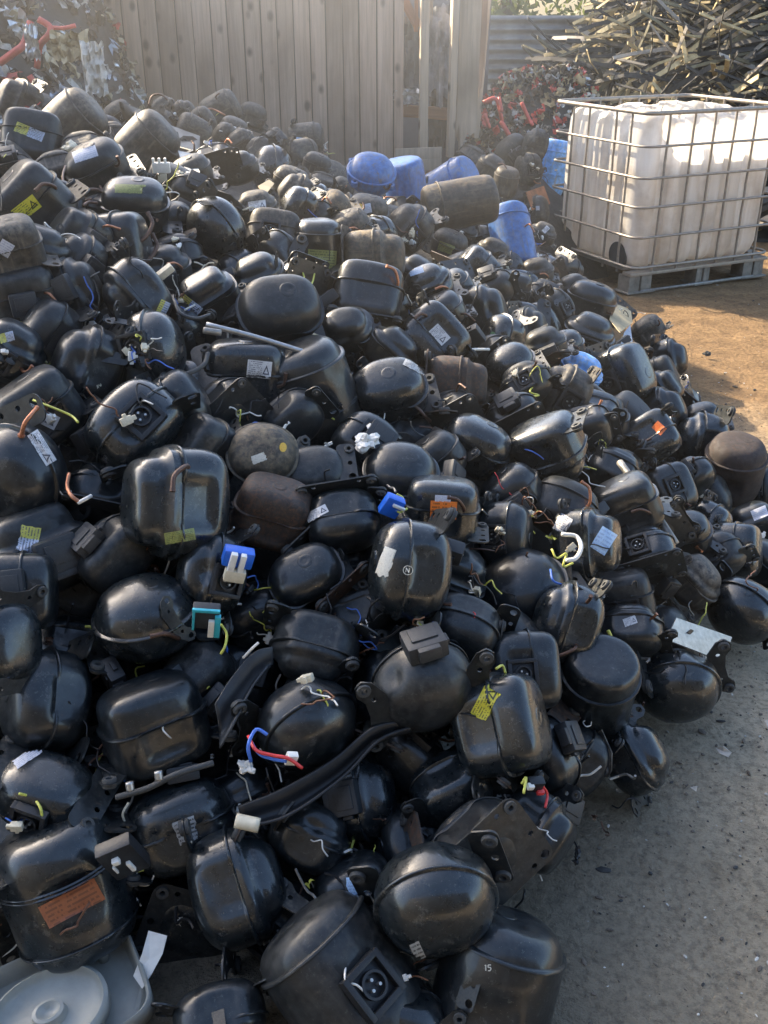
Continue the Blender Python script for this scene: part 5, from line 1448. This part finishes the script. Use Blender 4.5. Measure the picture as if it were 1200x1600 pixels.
def wad(name, u, v, off, s, m, label, cat, seed):
    bm = bmesh.new(); bmesh.ops.create_icosphere(bm, subdivisions=3, radius=s)
    for v_ in bm.verts:
        n = mnoise.noise(v_.co*(2.2/s*.5)+Vector((seed, 0, 0)))+.5*mnoise.noise(v_.co*(5/s*.5)+Vector((seed, 5, 0))); v_.co *= .75+.75*n; v_.co.z *= .8
    return tag(link(name, finish(bm, name, m, False), None, S3(u, v, off)), label, cat)
wad('crumpled_foil', 572, 690, .10, .035, M['white'], 'crumpled white foil wad in the dark gap at mid heap', 'foil wad', 1)
wad('crumpled_rag', 108, 228, .12, .03, M['cream'], 'stringy cream rag right of the slanting yellow and white label', 'rag', 2)
wad('crumpled_rag', 385, 1198, .10, .018, M['papier'], 'small white torn rag at the left end of the red wire', 'rag', 3)
wad('crumpled_rag', 280, 272, .10, .016, M['cream'], 'small cream lump beside the torn grey sheet', 'rag', 4)
wad('rust_lump', 38, 262, .12, .022, M['copper'], 'orange brass fitting left of the pale shoulder label', 'fitting', 6)
sheet('metal_plate', [(1040, 1000, 0), (1055, 966, 0), (1142, 996, 0), (1128, 1034, 0)], .13, M['steel'], 'bare grey metal plate with a square hole over the dome by the ground', 'metal plate', .004)
sheet('dark_hole_patch', [(1074, 988, 0), (1080, 983, 0), (1087, 987, 0), (1082, 995, 0)], .138, M['plastic'], 'black patch drawn as the dark square hole in the bare grey metal plate', 'patch', .002)  # black patch in place of a cut hole and its dark
sheet('metal_bracket', [(1102, 1034, 0), (1130, 1036, 0), (1122, 1088, 0), (1112, 1085, 0)], .10, M['plasticg'], 'dark bracket hanging under the bare grey metal plate', 'bracket', .004)
sheet('tan_sheet', [(958, 474, 0), (985, 484, 0), (988, 505, 0), (968, 520, 0), (952, 500, 0)], .05, M['tan'], 'bent tan sheet at the heap edge in the sun', 'sheet', .003)
sheet('pale_bracket', [(975, 520, 0), (984, 508, 0), (990, 555, 0), (965, 552, 0)], .06, M['paleblue'], 'pale blue perforated bracket below the bent tan sheet', 'bracket', .004)
curved_sheet('black_board', [(185, 158, .12), (215, 172, .12), (260, 195, .12), (312, 215, .12)], [(190, 178, .12), (220, 198, .12), (262, 225, .12), (308, 240, .12)], 0, M['plastic'], 'curved black board lying along the top left of the heap', 'board', .008)
sheet('torn_sheet', [(278, 235, 0), (300, 240, 0), (312, 268, 0), (308, 290, 0), (292, 272, 0)], .12, M['papier'], 'torn grey sheet hanging beside the white comb-shaped plug', 'sheet', .002)
sheet('card', [(342, 205, 0), (364, 190, 0), (375, 208, 0)], .10, M['white'], 'small white card wedged in the back ridge', 'card', .002)
sheet('cardboard_scrap', [(403, 292, 0), (420, 282, 0), (428, 288, 0), (414, 306, 0)], .12, M['tan'], 'small folded cardboard under the sunlit glossy dome', 'cardboard')
sheet('green_scrap', [(475, 548, 0), (490, 520, 0), (503, 525, 0), (492, 550, 0)], .11, M['tan'], 'small olive scrap at the right end of the silver rod', 'scrap')
sheet('rust_plate', [(822, 300, 0), (850, 290, 0), (860, 318, 0), (832, 328, 0)], .10, M['rawrust'], 'orange rusty plate beside the caged tank', 'plate', .006)
rod('strut', [(968, 722, 0), (1000, 765, 0), (1030, 810, 0), (1056, 850, 0)], .15, .011, M['dullsteel'], 'grey twisted strut slanting over the boxy compressors at right', 'strut')
rod('strut', [(900, 576, 0), (925, 600, 0), (950, 620, 0)], .12, .008, M['dullsteel'], 'short steel rail across the scuffed compressor', 'strut')
sheet('scrap_tile', [(1186, 735, 0), (1197, 732, 0), (1199, 752, 0), (1188, 755, 0)], .06, M['cream'], 'cream chip at the right photo edge by the flat brown lid', 'chip')
# tray and strip in the bottom left corner
def tray():
    P = at_z(92, 1578, .04); root = empty('plastic_tray', P, (.10, -.06, .52)); root.scale = (.86, .86, .86); tag(root, 'frosted plastic tray with a round moulded well, bottom left corner', 'tray')
    def shell_(prof, sx, sy, e, m, nm, z0=0, seg=48, c=(0, 0)):
        bm = bmesh.new(); rings = []
        for (r, z) in prof: rings.append([bm.verts.new((c[0]+spow(math.cos(2*PI*k/seg), e)*sx*r, c[1]+spow(math.sin(2*PI*k/seg), e)*sy*r, z+z0)) for k in range(seg)])
        for i in range(len(rings)-1):
            for k in range(seg): bm.faces.new((rings[i][k], rings[i][(k+1) % seg], rings[i+1][(k+1) % seg], rings[i+1][k]))
        bm.faces.new(rings[-1]); o = link(nm, finish(bm, nm, m, True, 50), root); md = o.modifiers.new('solid', 'SOLIDIFY'); md.thickness = .003
        return o
    shell_([(1.0, 0), (.99, .045), (.965, .05), (.94, .045), (.93, .0), (.9, -.01)], .19, .135, .38, M['vinyl'], 'rim')
    shell_([(1.02, 0), (1.0, .03), (.93, .036), (.90, .022), (.84, .012), (.5, .006), (.30, .008), (.26, .03), (.2, .032), (.1, .02)], .125, .098, .95, M['vinyl'], 'well', .03, c=(-.02, -.03))
    bm = bmesh.new(); tube(bm, [(.12, .07, .0), (.12, .07, .055)], .013, 12); link('peg', finish(bm, 'peg', M['vinyl']), root)
tray()
def zsheet(name, poly, m, label, cat, th=.002):
    P = [at_z(u, v, z) for (u, v, z) in poly]; c0 = sum(P, Vector())/len(P); bm = bmesh.new(); vs = [bm.verts.new(p-c0) for p in P]; cc = bm.verts.new((0, 0, 0))
    for i in range(len(vs)): bm.faces.new((cc, vs[i], vs[(i+1) % len(vs)]))
    o = link(name, finish(bm, name, m, False), None, c0); md = o.modifiers.new('solid', 'SOLIDIFY'); md.thickness = th
    return tag(o, label, cat)
zsheet('white_strip', [(232, 1454, .12), (261, 1462, .12), (254, 1490, .10), (238, 1520, .08), (222, 1545, .06), (208, 1525, .07), (222, 1490, .1)], M['white'], 'flat white plastic strip standing behind the frosted tray', 'strip')
zsheet('grey_strip', [(222, 1530, .06), (231, 1525, .06), (226, 1570, .03), (212, 1605, .02), (206, 1595, .02)], M['vinyl'], 'grey twisted end below the flat white strip', 'strip')
zsheet('scrap_leaf', [(1118, 1168, .01), (1130, 1166, .03), (1143, 1176, .02), (1138, 1183, .01), (1124, 1177, .01)], M['papier'], 'largest pale scrap flake lying alone on the ground at right', 'scrap')
zsheet('scrap_leaf', [(1078, 1230, .01), (1090, 1228, .02), (1088, 1237, .01)], M['papier'], 'small white flake on the ground left of the green smear', 'scrap')
zsheet('scrap_leaf', [(1194, 1125, .01), (1204, 1125, .02), (1204, 1145, .01)], M['papier'], 'white flake cut by the right photo edge', 'scrap')
wadm = wad('rubber_knob', 1104, 552, -.0, .018, M['rubber'], 'small black knob lying in the sunlit dirt', 'knob', 8); wadm.location = at_z(1104, 552, .015)
# loose brackets, terminal covers and cut harnesses between the compressors
g = random.Random(77); UV = [(q['u'], q['v'], q['w']) for q in K]; nb_ = 0; tr_ = 0; spots = []
while nb_ < 96 and tr_ < 9000:
    tr_ += 1; u, v = g.uniform(0, 1180), 170+1300*g.random()**1.15
    d = hit_depth(u, v)
    if d is None or d > 6: continue
    p = at_depth(u, v, d)
    if H(p.x, p.y) < .14: continue
    m_ = min(math.hypot(u-a, v-b)/(w/2) for a, b, w in UV)
    if m_ < .88 or any((p-s_).length < .12 for s_ in spots): continue
    spots.append(p); nb_ += 1; e_ = (g.uniform(-1.2, 1.2), g.uniform(-1.2, 1.2), g.uniform(0, 6.28)); sc_ = g.uniform(.17, .23)
    if nb_ % 3 == 0:
        o = link('loose_bracket', foot_mesh(nb_ % 2, g.choice(['dull', 'rust', 'dusty'])), None, p); lab = ('punched steel bracket lying loose between the compressors', 'bracket', 'loose punched brackets on the heap')
        for gx, gy in FOOT_G[nb_ % 2]: link('rubber_grommet', grommet_mesh(), o, (gx, gy, 0))
        sc_ *= 1.1
    elif nb_ % 3 == 1:
        o = link('terminal_cover', box_mesh(g.choice(['plastic', 'plasticg', 'plasticg'])), None, p); lab = ('dark plastic terminal cover lying loose between the compressors', 'terminal cover', 'loose terminal covers on the heap'); sc_ *= .8
    else:
        o = empty('wire_harness', p); lab = ('tangle of cut wires and a plug caught between the compressors', 'wire tangle', 'cut wire tangles on the heap')
        for k in range(6): w_ = link('wire', wire_mesh(g.randrange(8), g.choice(['w_black', 'w_black', 'w_brown', 'w_white', 'w_yellow', 'w_black', 'w_blue'])), o); w_.rotation_euler = (g.uniform(-1, 1), g.uniform(-1, 1), g.uniform(0, 6.28)); w_.location = (g.uniform(-.1, .1), g.uniform(-.1, .1), 0)
        pl_ = link('plug', tab_mesh(g.choice(['white', 'cream', 'plasticg', 'plastic'])), o); pl_.rotation_euler = (g.uniform(-1, 1), 1, 1)
    o.rotation_euler = e_; o.scale = (sc_,)*3; tag(o, *lab)
# wires, chips and bits between the compressors: nobody could count them
g = random.Random(55); bm = bmesh.new()
bitm = [M['plastic'], M['w_white'], M['dkcopper'], M['w_yellow'], M['dullsteel'], M['cream'], M['w_blue']]
for k in range(900):
    u, v = g.uniform(0, 1150), g.uniform(180, 1560); d = hit_depth(u, v)
    if d is None: continue
    p = at_depth(u, v, d+g.uniform(-.02, .07))
    if H(p.x, p.y) < .1: continue
    mi = g.choices(range(7), [44, 9, 10, 5, 14, 6, 2])[0]; pts = [p]; dr = Vector((g.gauss(0, 1), g.gauss(0, 1), g.gauss(0, .6))).normalized()
    for q_ in range(4): dr = (dr+Vector((g.gauss(0, .5), g.gauss(0, .5), g.gauss(0, .5)))).normalized(); pts.append(pts[-1]+dr*g.uniform(.010, .034))
    if g.random() < .5: tube(bm, spline(pts, 3), g.uniform(.0015, .0032), 5, mi=mi)
    else: bit(bm, p, g.uniform(.008, .022), g, mi)
tag(link('wire_litter', finish(bm, 'wire_litter', bitm, False)), 'snipped wire ends and broken bits caught between the compressors', 'litter', kind='stuff')
bm = bmesh.new()
chipm = [simple('pale_chip', (.5, .49, .45), .6, 0, .3, 50), simple('earth_chip', (.12, .10, .08), .85, 0, .4, 50), simple('dark_chip', (.03, .03, .03), .7, 0, .4, 50)]
for k in range(8000):
    if k % 3: x, y = g.gauss(1.1, .42), g.uniform(1.0, 5)
    else: x, y = g.uniform(-1.2, 3.2), g.uniform(1.2, 7)
    if H(x, y) > .12 : continue
    z = gz(x, y)-.010; s_ = abs(g.gauss(0, .002))+.0011; mi = g.choices([0, 1, 2], [24, 60, 16])[0]
    if mi == 0: s_ *= .75
    r = bmesh.ops.create_icosphere(bm, subdivisions=1, radius=s_*(1.8 if g.random() < .05 else 1)); mt = Matrix.Rotation(g.uniform(0, 6), 4, 'Z')
    sx_, sy_, sz_ = g.uniform(.6, 2.2), g.uniform(.5, 1.2), g.uniform(.25, .8)
    for v_ in r['verts']:
        c_ = v_.co; v_.co = mt @ Vector((c_.x*sx_, c_.y*sy_, c_.z*sz_))+Vector((x, y, z+s_*.2))
    for f in {f for v_ in r['verts'] for f in v_.link_faces}: f.material_index = mi
tag(link('grit', finish(bm, 'grit', chipm, False)), 'grit, chips and pale flakes scattered over the yard ground', 'grit', kind='stuff')

# ------------------------------------------------------------------ added building left of the heap, off frame, shaped to place its shade
SAZ = (-.75, .66); SEL = 32.0
def blocker(name, x0, x1, y0, y1, h, label):
    root = empty(name, ((x0+x1)/2, (y0+y1)/2, 0)); tag(root, label, 'blocker'); w, d = x1-x0, y1-y0
    bm = bmesh.new(); bx(bm, (0, 0, h/2), (w, d, h), bevel=.01); link('wall', finish(bm, 'wall', conc, True, 30), root)
    bm = bmesh.new(); bx(bm, (0, 0, h+.06), (w+.3, d+.3, .12), bevel=.02); link('roof', finish(bm, 'roof', M['dullsteel'], True, 30), root)
root = empty('sun_blocker', (-2.16, 8.55, 0)); tag(root, 'added shade-casting brown building behind the mixed scrap heap, left of the boards', 'blocker')
bm = bmesh.new(); prof_ = [(0, 0)]+[(x_+2.16, z_) for x_, z_ in ((-2.16, 2.9), (-2.6, 3.65), (-3.2, 3.7), (-4.1, 3.8), (-4.2, 4.5), (-4.5, 5.0), (-5.5, 4.9), (-6.5, 5.15), (-7.0, 6.4), (-7.5, 7.3), (-10, 8.2))]+[(-7.84, 0)]  # outline stepped so sun and shade fall where wanted
fr = [bm.verts.new((x_, 0, z_)) for x_, z_ in prof_]; bk = [bm.verts.new((x_, .25, z_)) for x_, z_ in prof_]
bm.faces.new(fr); bm.faces.new(bk)
for i in range(len(prof_)): bm.faces.new((fr[i], fr[(i+1) % len(prof_)], bk[(i+1) % len(prof_)], bk[i]))
link('blocker_outline', finish(bm, 'blocker_outline', simple('brown_blocker', (.30, .25, .20), .85, 0, .3, 3), False), root)
bm = bmesh.new(); bx(bm, (-3.6, 2.2, 1.1), (7.0, 3.9, 2.2), bevel=.01); link('wall', finish(bm, 'wall', conc, True, 30), root)
bm = bmesh.new(); bx(bm, (-3.6, 2.2, 2.25), (7.1, 4.0, .08), bevel=.01); link('roof', finish(bm, 'roof', M['dullsteel'], True, 30), root)
def blocker_box(name, x0, x1, y0, y1, h, m, label):
    root = empty(name, ((x0+x1)/2, (y0+y1)/2, 0)); tag(root, label, 'blocker'); w, d = x1-x0, y1-y0
    bm = bmesh.new(); bx(bm, (0, 0, h/2), (w, d, h), bevel=.01); link('wall', finish(bm, 'wall', m, True, 30), root)
    bm = bmesh.new(); bx(bm, (0, 0, h+.06), (w+.3, d+.3, .12), bevel=.02); link('roof', finish(bm, 'roof', M['dullsteel'], True, 30), root)
dkw = simple('darkener_black', (.03, .032, .034), .7, 0, .3, 3)
blocker_box('darkener', -9, 9, -11, -4.4, 5.6, dkw, 'added unseen warehouse on the near side of the yard')  # unseen block added to darken what the shells reflect
# ------------------------------------------------------------------ added haze standing in for glare over the back of the yard, bright against the low sun
hz = bpy.data.materials.new('glare_haze'); hz.use_nodes = True; n = hz.node_tree; n.nodes.clear()
vs_ = n.nodes.new('ShaderNodeVolumeScatter'); vs_.inputs['Density'].default_value = .034; vs_.inputs['Anisotropy'].default_value = .8; vs_.inputs['Color'].default_value = (1, .95, .86, 1)
oo = n.nodes.new('ShaderNodeOutputMaterial'); n.links.new(vs_.outputs[0], oo.inputs['Volume'])
bm = bmesh.new(); bx(bm, (-5.2, 8.0, 2.6), (12, 12.6, 5.4)); tag(link('haze', finish(bm, 'haze', hz, False)), kind='structure')

# ------------------------------------------------------------------ light
w = bpy.data.worlds.new('World'); sc.world = w; w.use_nodes = True; n = w.node_tree; n.nodes.clear()
sk = n.nodes.new('ShaderNodeTexSky'); sk.sky_type = 'NISHITA'; sk.sun_disc = False; sk.sun_elevation = R(SEL); sk.sun_rotation = math.atan2(SAZ[0], SAZ[1]); sk.air_density = 1.0; sk.dust_density = 2.5; sk.ozone_density = 1.5
bg = n.nodes.new('ShaderNodeBackground'); bg.inputs[1].default_value = .52; ow = n.nodes.new('ShaderNodeOutputWorld')
n.links.new(sk.outputs[0], bg.inputs[0]); n.links.new(bg.outputs[0], ow.inputs[0])
sd = bpy.data.lights.new('sun', 'SUN'); so = bpy.data.objects.new('sun', sd); C.objects.link(so)
sd.energy = 19.0; sd.angle = R(.55); sd.color = (1.0, .82, .58)
dirv = Vector((SAZ[0]*math.cos(R(SEL)), SAZ[1]*math.cos(R(SEL)), math.sin(R(SEL)))); so.rotation_euler = dirv.to_track_quat('Z', 'Y').to_euler(); so.location = dirv*30
sc.view_settings.view_transform = 'Standard'; sc.view_settings.look = 'None'; sc.view_settings.exposure = 0; sc.view_settings.gamma = 1
sc.render.engine = 'CYCLES'; sc.cycles.max_bounces = 6; sc.cycles.use_denoising = True
